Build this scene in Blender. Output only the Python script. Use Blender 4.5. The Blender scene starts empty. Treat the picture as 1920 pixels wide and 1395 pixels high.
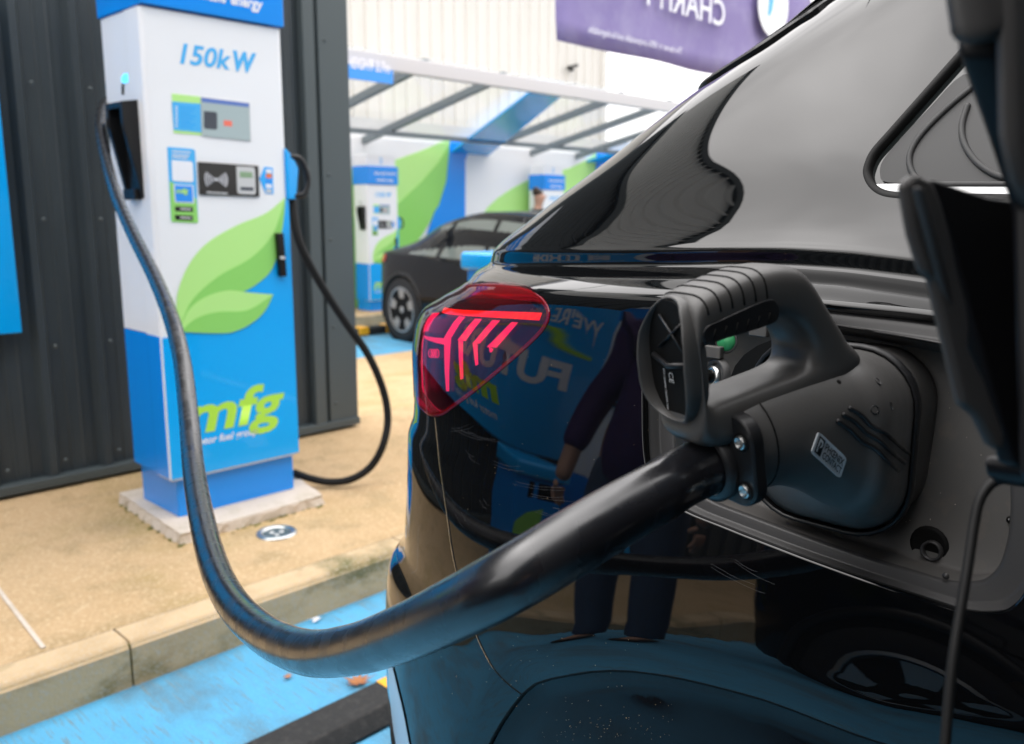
import bpy, math, random
import numpy as np
from mathutils import Vector, Matrix
random.seed(7); rng = np.random.default_rng(7)
sc = bpy.context.scene
COL = sc.collection

# ------------------------------------------------------------------ camera
F, PIT, ROL, YAW, CH = 1631.0, 0.18307, 0.00505, -0.0171, 1.2
_fh = np.array([math.cos(math.pi/4+YAW), math.sin(math.pi/4+YAW), 0.0]); _r = np.array([_fh[1], -_fh[0], 0.0])
FW = _fh*math.cos(PIT) - np.array([0, 0, 1.0])*math.sin(PIT); _up = np.cross(_r, FW)
RT = math.cos(ROL)*_r + math.sin(ROL)*_up; UP = -math.sin(ROL)*_r + math.cos(ROL)*_up
CP = np.array([0.0, 0.0, CH])
cam = bpy.data.cameras.new('camera'); cam_o = bpy.data.objects.new('camera', cam); COL.objects.link(cam_o)
cam.sensor_width = 36; cam.lens = F/1920*36; cam.clip_start = 0.02; cam.clip_end = 600
cam_o.matrix_world = Matrix(((RT[0], UP[0], -FW[0], 0), (RT[1], UP[1], -FW[1], 0), (RT[2], UP[2], -FW[2], CH), (0, 0, 0, 1)))
cam.dof.use_dof = True; cam.dof.focus_distance = 0.62; cam.dof.aperture_fstop = 9.0
sc.camera = cam_o

# ------------------------------------------------------------------ world, sun, exposure
SUN_EL, SUN_AZ = math.radians(50), math.radians(118)   # direction towards the sun: azimuth from +X
w = bpy.data.worlds.new('World'); sc.world = w; w.use_nodes = True
nt = w.node_tree; N = nt.nodes; L = nt.links
sky = N.new('ShaderNodeTexSky'); sky.sky_type = 'NISHITA'; sky.sun_disc = False
sky.sun_elevation = SUN_EL; sky.sun_rotation = math.pi/2 - SUN_AZ; sky.air_density = 1.2; sky.dust_density = 5.0
hs = N.new('ShaderNodeHueSaturation'); hs.inputs['Saturation'].default_value = 0.10; ga = N.new('ShaderNodeGamma'); ga.inputs[1].default_value = .2   # cloud layer evens out the glow round the sun
L.new(sky.outputs[0], ga.inputs[0]); L.new(ga.outputs[0], hs.inputs['Color'])
tc = N.new('ShaderNodeTexCoord'); mp = N.new('ShaderNodeMapping'); mp.inputs['Scale'].default_value = (1, 1, 2.2)
L.new(tc.outputs['Generated'], mp.inputs[0])
nz = N.new('ShaderNodeTexNoise'); nz.inputs['Scale'].default_value = 1.8; nz.inputs['Detail'].default_value = 3; L.new(mp.outputs[0], nz.inputs['Vector'])
cr = N.new('ShaderNodeMapRange'); cr.inputs[1].default_value = .15; cr.inputs[2].default_value = .85; cr.inputs[3].default_value = .55; cr.inputs[4].default_value = 1.45
L.new(nz.outputs[0], cr.inputs[0])
sx_ = N.new('ShaderNodeSeparateXYZ'); L.new(tc.outputs['Generated'], sx_.inputs[0])
ov = N.new('ShaderNodeMapRange'); ov.interpolation_type = 'SMOOTHSTEP'; ov.inputs[1].default_value = .45; ov.inputs[2].default_value = 1.0; ov.inputs[3].default_value = 14.0; ov.inputs[4].default_value = 24.0   # overcast: brighter overhead
L.new(sx_.outputs[2], ov.inputs[0]); mu = N.new('ShaderNodeMath'); mu.operation = 'MULTIPLY'; L.new(cr.outputs[0], mu.inputs[0]); L.new(ov.outputs[0], mu.inputs[1])
mx = N.new('ShaderNodeVectorMath'); mx.operation = 'SCALE'; L.new(hs.outputs[0], mx.inputs[0]); L.new(mu.outputs[0], mx.inputs['Scale'])
wm = N.new('ShaderNodeMix'); wm.data_type = 'RGBA'; wm.blend_type = 'MULTIPLY'; wm.inputs[0].default_value = 1
L.new(mx.outputs[0], wm.inputs[6]); wm.inputs[7].default_value = (1.0, .975, .965, 1)
L.new(wm.outputs[2], N.new('ShaderNodeBackground').inputs[0]); bg = [n for n in N if n.type == 'BACKGROUND'][-1]
bg.inputs[1].default_value = 0.15
out = [n for n in N if n.type == 'OUTPUT_WORLD']; out = out[0] if out else N.new('ShaderNodeOutputWorld')
L.new(bg.outputs[0], out.inputs[0])
sun = bpy.data.lights.new('sun', 'SUN'); sun.energy = 0.5; sun.angle = math.radians(85); sun.color = (1, .97, .93)
so = bpy.data.objects.new('sun', sun); COL.objects.link(so)
sd = Vector((math.cos(SUN_EL)*math.cos(SUN_AZ), math.cos(SUN_EL)*math.sin(SUN_AZ), math.sin(SUN_EL)))
so.rotation_euler = (-sd).to_track_quat('-Z', 'Y').to_euler(); so.location = (0, 0, 30)
sc.view_settings.view_transform = 'Standard'; sc.view_settings.look = 'None'; sc.view_settings.gamma = 1
sc.view_settings.exposure = -0.15

# ------------------------------------------------------------------ helpers
def ray(x, y): return FW*F + RT*(x-960) - UP*(y-697.5)
def at(x, y, X=None, Y=None, Z=None, D=None):
    v = ray(x, y)
    if D is not None: return CP + v*(D/F)
    t = X/v[0] if X is not None else Y/v[1] if Y is not None else (Z-CH)/v[2]
    return CP + v*t
def wloc(o):
    p = Vector((0, 0, 0))
    while o is not None: p += o.location; o = o.parent
    return p
def put(name, me, parent=None, kind=None):
    o = bpy.data.objects.new(name, me); COL.objects.link(o)
    if parent is not None: o.parent = parent
    if kind: o['kind'] = kind
    return o
def mesh(name, V, Fs, mat, parent=None, smooth=False, kind=None, bevel=0, seg=2, sub=0, solid=0, mats=None, fmat=None):
    V = [tuple(map(float, v)) for v in V]
    if parent is not None:
        p = wloc(parent); V = [(v[0]-p.x, v[1]-p.y, v[2]-p.z) for v in V]
    me = bpy.data.meshes.new(name); me.from_pydata(V, [], [tuple(map(int, f)) for f in Fs]); me.validate()
    for m in (mats or [mat]): me.materials.append(m)
    if fmat is not None: me.polygons.foreach_set('material_index', fmat)
    if smooth: me.polygons.foreach_set('use_smooth', [True]*len(me.polygons))
    me.update()
    o = put(name, me, parent, kind)
    if solid: s = o.modifiers.new('s', 'SOLIDIFY'); s.thickness = solid; s.offset = -1
    if sub: s = o.modifiers.new('sub', 'SUBSURF'); s.levels = sub; s.render_levels = sub
    if bevel:
        b = o.modifiers.new('b', 'BEVEL'); b.width = bevel; b.segments = seg; b.limit_method = 'ANGLE'; b.angle_limit = math.radians(35)
        me.polygons.foreach_set('use_smooth', [True]*len(me.polygons)); o.modifiers.new('wn', 'WEIGHTED_NORMAL')
    return o
def tag(o, label, cat, group=None, kind=None):
    o['label'] = label; o['category'] = cat
    if group: o['group'] = group
    if kind: o['kind'] = kind
    return o
def empty(name, loc, label, cat, group=None):
    o = bpy.data.objects.new(name, None); COL.objects.link(o); o.location = loc; o.empty_display_size = .1
    return tag(o, label, cat, group)
def copy_tree(o, parent=None):
    c = o.copy(); COL.objects.link(c)
    if parent is not None: c.parent = parent
    for ch in [x for x in o.children]: copy_tree(ch, c)
    return c
class MB:
    def __init__(s): s.V = []; s.F = []
    def add(s, V, Fs):
        n = len(s.V); s.V += [tuple(v) for v in V]; s.F += [tuple(i+n for i in f) for f in Fs]; return s
    def box(s, x0, x1, y0, y1, z0, z1):
        return s.add([(x0,y0,z0),(x1,y0,z0),(x1,y1,z0),(x0,y1,z0),(x0,y0,z1),(x1,y0,z1),(x1,y1,z1),(x0,y1,z1)],
                     [(0,3,2,1),(4,5,6,7),(0,1,5,4),(1,2,6,5),(2,3,7,6),(3,0,4,7)])
    def prism(s, poly, d):     # poly: 3D points, extruded by vector d
        n = len(poly); d = np.array(d, float)
        V = [np.array(p, float) for p in poly] + [np.array(p, float)+d for p in poly]
        return s.add(V, [tuple(range(n))[::-1], tuple(range(n, 2*n))] + [(i, (i+1) % n, (i+1) % n+n, i+n) for i in range(n)])
    def tube(s, P, r, n=12, cap=True, closed=False, ref=(0, 0, 1)):
        P = [np.array(p, float) for p in P]; m = len(P); R = r if hasattr(r, '__len__') else [r]*m
        V = []; nrm = None
        for i, p in enumerate(P):
            a = P[(i-1) % m] if (i > 0 or closed) else p; b = P[(i+1) % m] if (i < m-1 or closed) else p
            t = b-a; t /= np.linalg.norm(t)+1e-12
            if nrm is None:
                q = np.array(ref, float)
                if abs(t@q) > .95: q = np.array((1., 0, 0))
                nrm = q-t*(q@t)
            else: nrm = nrm-t*(nrm@t)
            nrm /= np.linalg.norm(nrm)+1e-12; bn = np.cross(t, nrm)
            rr = R[i] if hasattr(R[i], '__len__') else (R[i], R[i])
            for k in range(n):
                c, q2 = math.cos(2*math.pi*k/n), math.sin(2*math.pi*k/n)
                V.append(p+nrm*c*rr[0]+bn*q2*rr[1])
        Fs = []
        for i in range(m if closed else m-1):
            j = (i+1) % m
            Fs += [(i*n+k, i*n+(k+1) % n, j*n+(k+1) % n, j*n+k) for k in range(n)]
        if cap and not closed: Fs += [tuple(range(n))[::-1], tuple((m-1)*n+k for k in range(n))]
        return s.add(V, Fs)
    def lathe(s, prof, c, ax, n=32, close=False):   # prof: (r, h) ; ax: axis
        ax = np.array(ax, float); ax /= np.linalg.norm(ax); c = np.array(c, float)
        q = np.array((0, 0, 1.)) if abs(ax[2]) < .9 else np.array((1., 0, 0)); u = np.cross(ax, q); u /= np.linalg.norm(u); v = np.cross(ax, u)
        m = len(prof); V = []
        for r, h in prof:
            for k in range(n): V.append(c+ax*h+(u*math.cos(2*math.pi*k/n)+v*math.sin(2*math.pi*k/n))*r)
        Fs = []
        for i in range(m if close else m-1):
            j = (i+1) % m
            Fs += [(i*n+k, i*n+(k+1) % n, j*n+(k+1) % n, j*n+k) for k in range(n)]
        return s.add(V, Fs)
    def build(s, name, mat, parent=None, **k): return mesh(name, s.V, s.F, mat, parent, **k)
def spline(P, n=8, closed=False):
    P = [np.array(p, float) for p in P]; m = len(P); out = []
    for i in range(m if closed else m-1):
        p0 = P[(i-1) % m] if (closed or i > 0) else P[0]*2-P[1]
        p1, p2 = P[i], P[(i+1) % m]
        p3 = P[(i+2) % m] if (closed or i+2 < m) else P[-1]*2-P[-2]
        for k in range(n):
            t = k/n
            out.append(.5*((2*p1)+(-p0+p2)*t+(2*p0-5*p1+4*p2-p3)*t*t+(-p0+3*p1-3*p2+p3)*t**3))
    if not closed: out.append(P[-1])
    return out
def rrect(w_, h_, r, n=5):
    o = []
    for cx, cy, a0 in ((w_/2-r, h_/2-r, 0), (-w_/2+r, h_/2-r, 90), (-w_/2+r, -h_/2+r, 180), (w_/2-r, -h_/2+r, 270)):
        for k in range(n+1):
            a = math.radians(a0+90*k/n); o.append((cx+r*math.cos(a), cy+r*math.sin(a)))
    return o
def loft(loops, cap=True, ccap=True):
    m = len(loops); n = len(loops[0]); V = [p for l in loops for p in l]; Fs = []
    for i in range(m-1): Fs += [(i*n+k, i*n+(k+1) % n, (i+1)*n+(k+1) % n, (i+1)*n+k) for k in range(n)]
    if cap: Fs.append(tuple(range(n))[::-1])
    if ccap: Fs.append(tuple((m-1)*n+k for k in range(n)))
    return V, Fs
def pchip(xk, yk):
    xk = np.array(xk, float); yk = np.array(yk, float); h = np.diff(xk); d = np.diff(yk)/h; m = np.zeros_like(yk)
    for i in range(1, len(xk)-1):
        if d[i-1]*d[i] > 0:
            w1, w2 = 2*h[i]+h[i-1], h[i]+2*h[i-1]; m[i] = (w1+w2)/(w1/d[i-1]+w2/d[i])
    m[0], m[-1] = d[0], d[-1]
    def f(x):
        x = np.clip(np.asarray(x, float), xk[0], xk[-1]); i = np.clip(np.searchsorted(xk, x)-1, 0, len(h)-1)
        t = (x-xk[i])/h[i]; hh = h[i]
        return yk[i]*(2*t**3-3*t**2+1)+m[i]*hh*(t**3-2*t**2+t)+yk[i+1]*(-2*t**3+3*t**2)+m[i+1]*hh*(t**3-t**2)
    return f
def sstep(a, b, x): t = np.clip((x-a)/(b-a), 0, 1); return t*t*(3-2*t)
def text(s, name, P, right, up, h, mat, parent, shear=0, bold=0, align='LEFT', ext=.0006, width=None):
    cu = bpy.data.curves.new(name, 'FONT'); cu.body = s; cu.size = 1; cu.shear = shear; cu.offset = bold; cu.extrude = 0; cu.align_x = align; cu.resolution_u = 3
    o = bpy.data.objects.new(name, cu); COL.objects.link(o)
    bpy.context.view_layer.update(); dg = bpy.context.evaluated_depsgraph_get(); me = bpy.data.meshes.new_from_object(o.evaluated_get(dg))
    bpy.data.objects.remove(o); bpy.data.curves.remove(cu)
    co = np.array([v.co for v in me.vertices]); sx = sy = h/.72
    if width: sx = width/(co[:, 0].max()-co[:, 0].min()); co[:, 0] -= co[:, 0].min() if align == 'LEFT' else 0
    right = np.array(right, float); right /= np.linalg.norm(right); up = np.array(up, float); up -= right*(up@right); up /= np.linalg.norm(up)
    nn = np.cross(right, up); W = np.array(P, float)+co[:, :1]*sx*right+co[:, 1:2]*sy*up+nn*ext
    pl = wloc(parent) if parent is not None else Vector((0, 0, 0))
    for v, c in zip(me.vertices, W): v.co = (c[0]-pl.x, c[1]-pl.y, c[2]-pl.z)
    me.materials.clear(); me.materials.append(mat); me.update()
    return put(name, me, parent)

# ------------------------------------------------------------------ materials
def mat(name, col, rough=.5, metal=0, spec=.5, coat=0, emis=None, es=0, noise=None, bump=None, rnoise=None, trans=0, ior=1.45, alpha=1):
    m = bpy.data.materials.new(name); m.use_nodes = True; t = m.node_tree; b = t.nodes['Principled BSDF']; i = b.inputs
    i['Base Color'].default_value = (*col, 1); i['Roughness'].default_value = rough; i['Metallic'].default_value = metal
    i['Specular IOR Level'].default_value = spec; i['Coat Weight'].default_value = coat; i['Coat Roughness'].default_value = .0
    i['Transmission Weight'].default_value = trans; i['IOR'].default_value = ior; i['Alpha'].default_value = alpha
    if emis: i['Emission Color'].default_value = (*emis, 1); i['Emission Strength'].default_value = es
    def coord():
        c = t.nodes.new('ShaderNodeTexCoord'); return c.outputs['Object']
    if noise:   # list of (scale, col, lo, hi, stretch)
        prev = None
        for sc_, c2, lo, hi, st in noise:
            mp_ = t.nodes.new('ShaderNodeMapping'); mp_.inputs['Scale'].default_value = st; t.links.new(coord(), mp_.inputs[0])
            n = t.nodes.new('ShaderNodeTexNoise'); n.inputs['Scale'].default_value = sc_; n.inputs['Detail'].default_value = 6; n.inputs['Roughness'].default_value = .62
            t.links.new(mp_.outputs[0], n.inputs['Vector'])
            r = t.nodes.new('ShaderNodeMapRange'); r.inputs[1].default_value = lo; r.inputs[2].default_value = hi; t.links.new(n.outputs[0], r.inputs[0])
            x = t.nodes.new('ShaderNodeMix'); x.data_type = 'RGBA'; t.links.new(r.outputs[0], x.inputs[0])
            if prev is None: x.inputs[6].default_value = (*col, 1)
            else: t.links.new(prev, x.inputs[6])
            x.inputs[7].default_value = (*c2, 1); prev = x.outputs[2]
        t.links.new(prev, i['Base Color'])
    if rnoise:
        n = t.nodes.new('ShaderNodeTexNoise'); n.inputs['Scale'].default_value = rnoise[0]; n.inputs['Detail'].default_value = 4; t.links.new(coord(), n.inputs['Vector'])
        r = t.nodes.new('ShaderNodeMapRange'); r.inputs[1].default_value = .35; r.inputs[2].default_value = .65; r.inputs[3].default_value = rnoise[1]; r.inputs[4].default_value = rnoise[2]
        t.links.new(n.outputs[0], r.inputs[0]); t.links.new(r.outputs[0], i['Roughness'])
    if bump:    # (scale, strength, distance)
        n = t.nodes.new('ShaderNodeTexNoise'); n.inputs['Scale'].default_value = bump[0]; n.inputs['Detail'].default_value = 5; t.links.new(coord(), n.inputs['Vector'])
        bp = t.nodes.new('ShaderNodeBump'); bp.inputs['Strength'].default_value = bump[1]; bp.inputs['Distance'].default_value = bump[2]
        t.links.new(n.outputs[0], bp.inputs['Height']); t.links.new(bp.outputs[0], i['Normal'])
    return m
S1 = (1, 1, 1)
M = {}
M['paint'] = mat('black_car_paint', (.002, .0022, .0026), .3, spec=0, coat=1)
M['paint'].node_tree.nodes['Principled BSDF'].inputs['Coat IOR'].default_value = 1.51
M['gloss'] = mat('gloss_black_trim', (.004, .004, .005), .08, spec=.28, bump=(6, .05, .002))
M['satin'] = mat('satin_black', (.006, .006, .007), .35, spec=.4)
M['rubber'] = mat('black_rubber', (.006, .006, .006), .6, spec=.3)
M['handle'] = mat('connector_plastic', (.055, .053, .051), .42, spec=.7, bump=(900, .35, .0002), noise=[(35, (.055, .052, .049), .55, .8, S1)], rnoise=(30, .40, .52))
M['handle_d'] = mat('connector_plastic_dark', (.010, .010, .011), .38, spec=.45, bump=(700, .3, .0002), rnoise=(60, .3, .5))
M['cable'] = mat('cable_sheath', (.008, .008, .010), .23, spec=.8, rnoise=(40, .16, .36), noise=[(120, (.03, .03, .032), .66, .74, (1, 1, 1))], bump=(60, .05, .001))
_c = M['cable'].node_tree.nodes['Principled BSDF'].inputs; _c['Coat Weight'].default_value = .45; _c['Coat Roughness'].default_value = .30
M['liner'] = mat('liner_plastic', (.088, .084, .080), .52, spec=.4, noise=[(60, (.12, .105, .09), .55, .78, S1)], bump=(800, .3, .0002))
M['liner_d'] = mat('liner_edge', (.035, .034, .034), .42, spec=.4, bump=(600, .2, .0002))
M['dark'] = mat('cavity_black', (.003, .003, .003), .7, spec=.2)
M['flap'] = mat('flap_plastic', (.045, .043, .042), .45, spec=.4, bump=(500, .25, .0002))
M['chrome'] = mat('bright_metal', (.75, .75, .76), .12, metal=1)
M['steel'] = mat('zinc_screw', (.62, .63, .62), .28, metal=1, bump=(800, .2, .0002))
M['white'] = mat('white_powder_coat', (.80, .80, .82), .32, spec=.5, coat=.15)
M['blue'] = mat('blue_vinyl', (.0, .25, .80), .25, spec=.5, coat=.3)
M['blue_l'] = mat('bright_blue_vinyl', (.0, .37, .88), .25, spec=.5, coat=.3)
M['green'] = mat('leaf_green_vinyl', (.26, .62, .13), .3, coat=.2)
M['green_l'] = mat('pale_green_vinyl', (.45, .78, .24), .3, coat=.2)
M['lime'] = mat('lime_lettering', (.42, .74, .06), .35)
M['cyan'] = mat('sky_blue_lettering', (.06, .42, .82), .35)
M['wtext'] = mat('white_lettering', (.8, .8, .85), .4)
M['grey_l'] = mat('light_grey_plastic', (.55, .55, .55), .4)
M['blackp'] = mat('black_gloss_panel', (.006, .006, .006), .15)
M['screen'] = mat('lit_screen', (.2, .25, .26), .2, emis=(.50, .62, .64), es=.35)
M['screen_b'] = mat('lit_screen_bar', (.05, .1, .3), .2, emis=(.14, .24, .60), es=.35)
M['screen_d'] = mat('screen_dark_button', (.04, .05, .07), .2)
M['screen_r'] = mat('screen_red_button', (.6, .12, .08), .2, emis=(.8, .14, .09), es=.3)
M['lcd'] = mat('lcd_green', (.22, .34, .2), .25)
M['led'] = mat('cyan_status_light', (.1, .5, .9), .3, emis=(.10, .62, 1.), es=1.6)
M['ledg'] = mat('green_status_light', (.1, .8, .4), .3, emis=(.08, .9, .3), es=1.6)
M['clad'] = mat('anthracite_cladding', (.034, .044, .050), .42, spec=.5, noise=[(3, (.050, .062, .068), .45, .75, (1, 1, .3))], bump=(90, .08, .001))
M['clad_f'] = mat('anthracite_flashing', (.062, .078, .082), .45, spec=.5, bump=(90, .08, .001))
M['cream'] = mat('cream_cladding', (.66, .64, .60), .6, noise=[(1.5, (.60, .57, .52), .5, .8, (1, 1, .2))])
M['pave'] = mat('sandy_pavement', (.50, .345, .19), .85, spec=.25, noise=[(2.2, (.44, .30, .155), .42, .70, S1), (1.1, (.30, .235, .085), .54, .74, S1), (7, (.38, .27, .14), .5, .66, S1), (90, (.66, .50, .32), .5, .72, S1), (260, (.25, .17, .10), .56, .70, S1)], bump=(220, .5, .003))
M['kerb'] = mat('kerb_concrete', (.56, .41, .245), .85, spec=.25, noise=[(5, (.42, .30, .165), .44, .70, (1, 1, 3)), (3.5, (.12, .115, .04), .55, .72, (1, 1, 2)), (140, (.50, .44, .36), .5, .72, S1)], bump=(160, .5, .003))
M['slab'] = mat('pale_concrete', (.58, .50, .42), .85, spec=.25, noise=[(9, (.40, .34, .24), .5, .72, S1), (160, (.68, .62, .55), .5, .7, S1)], bump=(120, .6, .004))
M['moss'] = mat('moss', (.16, .15, .03), .95, noise=[(60, (.08, .07, .02), .4, .6, S1)], bump=(300, .8, .004))
M['asphalt'] = mat('asphalt', (.055, .055, .056), .85, spec=.25, noise=[(200, (.10, .10, .10), .5, .72, S1)], bump=(240, .6, .004))
M['bluep'] = mat('blue_bay_paint', (.085, .34, .56), .62, spec=.35, noise=[(3.2, (.06, .27, .47), .45, .7, (1, .35, 1)), (4, (.09, .18, .25), .49, .66, (1.0, .5, 1)), (55, (.15, .19, .19), .54, .66, (3.0, .18, 1)), (220, (.14, .46, .70), .5, .75, S1)], bump=(200, .5, .003))
M['wline'] = mat('white_bay_line', (.72, .72, .70), .6, noise=[(12, (.45, .45, .43), .55, .75, S1)], bump=(200, .4, .002))
M['yellow'] = mat('yellow_reflector', (.85, .42, .02), .35, noise=[(40, (.55, .25, .03), .55, .75, S1)])
M['orange'] = mat('orange_reflector', (.75, .20, .03), .35)
M['wstop'] = mat('wheel_stop_rubber', (.018, .018, .018), .75, noise=[(50, (.045, .042, .04), .5, .75, S1)], bump=(160, .6, .003))
M['leaf'] = mat('dead_leaf', (.42, .17, .06), .7, noise=[(40, (.22, .08, .03), .45, .7, S1)])
M['purple'] = mat('banner_purple', (.23, .185, .40), .6, noise=[(4, (.30, .26, .46), .45, .7, S1)])
M['glassc'] = mat('canopy_glass', (.9, .95, .93), .05, alpha=.14)
M['steelg'] = mat('galvanised_grey', (.16, .19, .21), .45)
M['beam'] = mat('beam_light_grey', (.55, .55, .57), .45)
M['tyre'] = mat('tyre', (.012, .012, .013), .75, bump=(100, .3, .003))
M['rim'] = mat('alloy_rim', (.36, .37, .38), .3, metal=.7)
M['cglass'] = mat('dark_car_glass', (.012, .016, .016), .03, spec=.8); M['cglass2'] = mat('tinted_side_glass', (.12, .14, .13), .03, spec=.8)
M['cpaint'] = mat('dark_metallic_paint', (.003, .0035, .005), .3, spec=0, coat=.7)
M['cpaint'].node_tree.nodes['Principled BSDF'].inputs['Coat IOR'].default_value = 1.38
M['redl'] = mat('red_lamp', (.35, .01, .01), .15, emis=(.6, .02, .02), es=.2)
M['brown'] = mat('brown_shed', (.20, .13, .10), .7)
M['skin'] = mat('skin', (.50, .29, .21), .55)
M['hair'] = mat('brown_hair', (.035, .02, .012), .6, bump=(150, .6, .004))
M['jacket'] = mat('purple_jacket', (.045, .016, .10), .7, bump=(25, .4, .01))
M['jeans'] = mat('blue_jeans', (.05, .08, .14), .8, bump=(30, .4, .008))
M['coatd'] = mat('dark_green_coat', (.03, .05, .045), .8)
M['shoe'] = mat('shoe_leather', (.03, .02, .015), .5)
M['glassd'] = mat('drain_glass', (.07, .10, .11), .45, spec=.3)

# ------------------------------------------------------------------ ground, pavement, kerbs
def gz(y): return np.interp(y, [-400, 2.6, 3.2, 400], [-.004, -.004, -.30, -.30])
ys = [-300, -60, -10, 0, 1.5, 2.3, 2.6, 3.2, 7, 10, 20, 60, 300]; xs_ = [-300, -60, -12, -4, 0, 4, 10, 20, 60, 300]
V = [(x, y, gz(y)) for y in ys for x in xs_]; n = len(xs_)
mesh('ground', V, [(j*n+i, j*n+i+1, (j+1)*n+i+1, (j+1)*n+i) for j in range(len(ys)-1) for i in range(n-1)], M['asphalt'], kind='structure')
def sheet(name, x0, x1, y0, y1, z, m, kind='structure', nx=1, ny=1):
    V = [(x0+(x1-x0)*i/nx, y0+(y1-y0)*j/ny, z(y0+(y1-y0)*j/ny) if callable(z) else z) for j in range(ny+1) for i in range(nx+1)]
    return mesh(name, V, [(j*(nx+1)+i, j*(nx+1)+i+1, (j+1)*(nx+1)+i+1, (j+1)*(nx+1)+i) for j in range(ny) for i in range(nx)], m, kind=kind)
KY = 2.11
sheet('blue_parking_bay', -7.5, 4.6, -3.4, KY+.02, 0.0, M['bluep'], nx=4, ny=4)
for i, x in enumerate((-5.6, -2.3, 2.95)): sheet('bay_line', x-.05, x+.05, -3.4, KY-.03, .004, M['wline'])
def pz(y): return float(np.interp(y, [0, 3.7, 6.9, 20], [.12, .12, -.22, -.22]))
V = []; Fs = []
prof = [(KY+.105, .12), (3.7, .12), (5.3, pz(5.3)), (6.9, -.22), (6.9, -.4)]
for x in (-9, 9):
    V += [(x, y, z) for y, z in prof]
mesh('pavement', V, [(i, i+5, i+6, i+1) for i in range(4)], M['pave'], kind='structure')
b = MB(); L_ = .915; x = .800-12*L_
while x < 8:
    x1 = x+L_-.006; sec = [(KY, -.05), (KY, .104), (KY+.012, .118), (KY+.018, .1215), (KY+.1, .1215), (KY+.1, -.05)]
    b.prism([(x, a, z) for a, z in sec], (x1-x, 0, 0)); x += L_
b.build('kerb', M['kerb'], kind='structure')
b = MB(); b.box(-9, 8, KY+.006, KY+.104, -.05, .112); b.build('kerb_joint_filler', M['moss'], kind='structure')
# far bay, far kerb and far pavement
sheet('far_blue_bay', 2.5, 16, 6.93, 9.0, -.25, M['bluep'])
b = MB(); b.box(2.5, 16, 9.0, 9.1, -.3, -.128); b.build('far_kerb', M['kerb'], kind='structure')
b = MB(); b.box(2.5, 16, 9.104, 10.4, -.3, -.13); b.build('far_pavement', M['pave'], kind='structure')
# expansion strip in the pavement
p0, p1 = at(-60, 1032, Z=.12), at(82, 1216, Z=.12); d = (p1-p0)/np.linalg.norm(p1-p0); q = np.array((-d[1], d[0], 0))*.0055
o = mesh('joint_strip', [p0+q+(0,0,.003), p0-q+(0,0,.003), p1-q+(0,0,.003), p1+q+(0,0,.003)], [(0, 1, 2, 3)], M['slab'], solid=.002); tag(o, 'narrow white strip let into the sandy pavement by the kerb', 'strip')

# charger pad: irregular concrete slab
pc = [(1.188, 2.65), (1.742, 2.66), (1.80, 2.95), (1.79, 3.20), (1.222, 3.22)]
def ragged(poly, z, amp, step=.025):
    o = []
    for i in range(len(poly)):
        a = np.array(poly[i]); c = np.array(poly[(i+1) % len(poly)]); k = max(2, int(np.linalg.norm(c-a)/step))
        for j in range(k):
            p = a+(c-a)*j/k; o.append((p[0]+random.uniform(-amp, amp), p[1]+random.uniform(-amp, amp), z))
    return o
top = ragged(pc, .157, .0025); bot = [(x+random.uniform(-.006, .006)+(.008 if x > 1.5 else -.008), y+random.uniform(-.006, .006)-.004, .118) for x, y, z in top]
mid = [(x+random.uniform(-.004, .004), y+random.uniform(-.004, .004), .148) for x, y, z in top]
V, Fs = loft([bot, mid, top]); o = mesh('concrete_pad', V, Fs, M['slab'], smooth=False)
tag(o, 'rough pale concrete slab under the nearest white and blue charger', 'slab')
b = MB()
for k in range(150):
    t = random.choice(bot); r = random.uniform(.003, .009); x, y = t[0]+random.gauss(0, .008), t[1]+random.gauss(0, .01)
    b.add([(x+r*1.4*math.cos(a), y+r*1.4*math.sin(a), .1205) for a in (0, 1.2, 2.5, 3.7, 5)]+[(x, y, .1205+r*.7)], [(0,1,5),(1,2,5),(2,3,5),(3,4,5),(4,0,5)])
o = b.build('moss_tufts', M['moss'], smooth=True, kind='stuff'); tag(o, 'small tufts of moss along the edge of the concrete slab', 'moss', kind='stuff')

# ------------------------------------------------------------------ anthracite wall, sign
WY = 3.56
def cladding(name, x0, x1, y, z0, z1, pitch, d, m, parent, label=None, cat=None, duty=.3, ph=0.0, micro=True):
    P = []; x = x0+ph
    P.append((x0, y))
    while x < x1-pitch*.5:
        a = pitch*duty
        P += [(x, y), (x+.018, y-d), (x+a-.018, y-d), (x+a, y)]
        if micro:
            for f in (.34, .67):
                c = x+a+(pitch-a)*f; P += [(c-.009, y), (c-.004, y-.004), (c+.004, y-.004), (c+.009, y)]
        x += pitch
    P.append((x1, y)); n = len(P)
    V = [(a, c, z0) for a, c in P]+[(a, c, z1) for a, c in P]
    return mesh(name, V, [(i, i+1, i+1+n, i+n) for i in range(n-1)], m, parent)
wall = empty('clad_wall', (0, WY, .12), 'dark grey ribbed metal wall standing behind the nearest charger', 'wall')
cladding('ribbed_panel', -9, 2.30, WY+.03, .17, 3.4, .207, .034, M['clad'], wall, ph=.145)
b = MB(); b.box(2.30, 2.36, WY-.02, WY+.03, .17, 3.4); b.box(2.385, 2.552, WY-.012, WY+.25, .17, 3.4); b.box(2.36, 2.385, WY+.004, WY+.03, .17, 3.4)
b.build('corner_flashing', M['clad_f'], wall, bevel=.004)
b = MB(); b.box(-9, 2.554, WY-.024, WY+.25, .135, .172); b.build('base_rail', M['clad_f'], wall, bevel=.003)
b = MB(); b.box(-9, 2.45, WY+.035, WY+.24, .119, 3.42); b.build('wall_core', M['dark'], wall)
b = MB(); b.box(-9, 2.57, WY-.03, WY+.27, 3.40, 3.48); b.build('parapet_cap', M['clad_f'], wall, bevel=.004)
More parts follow.
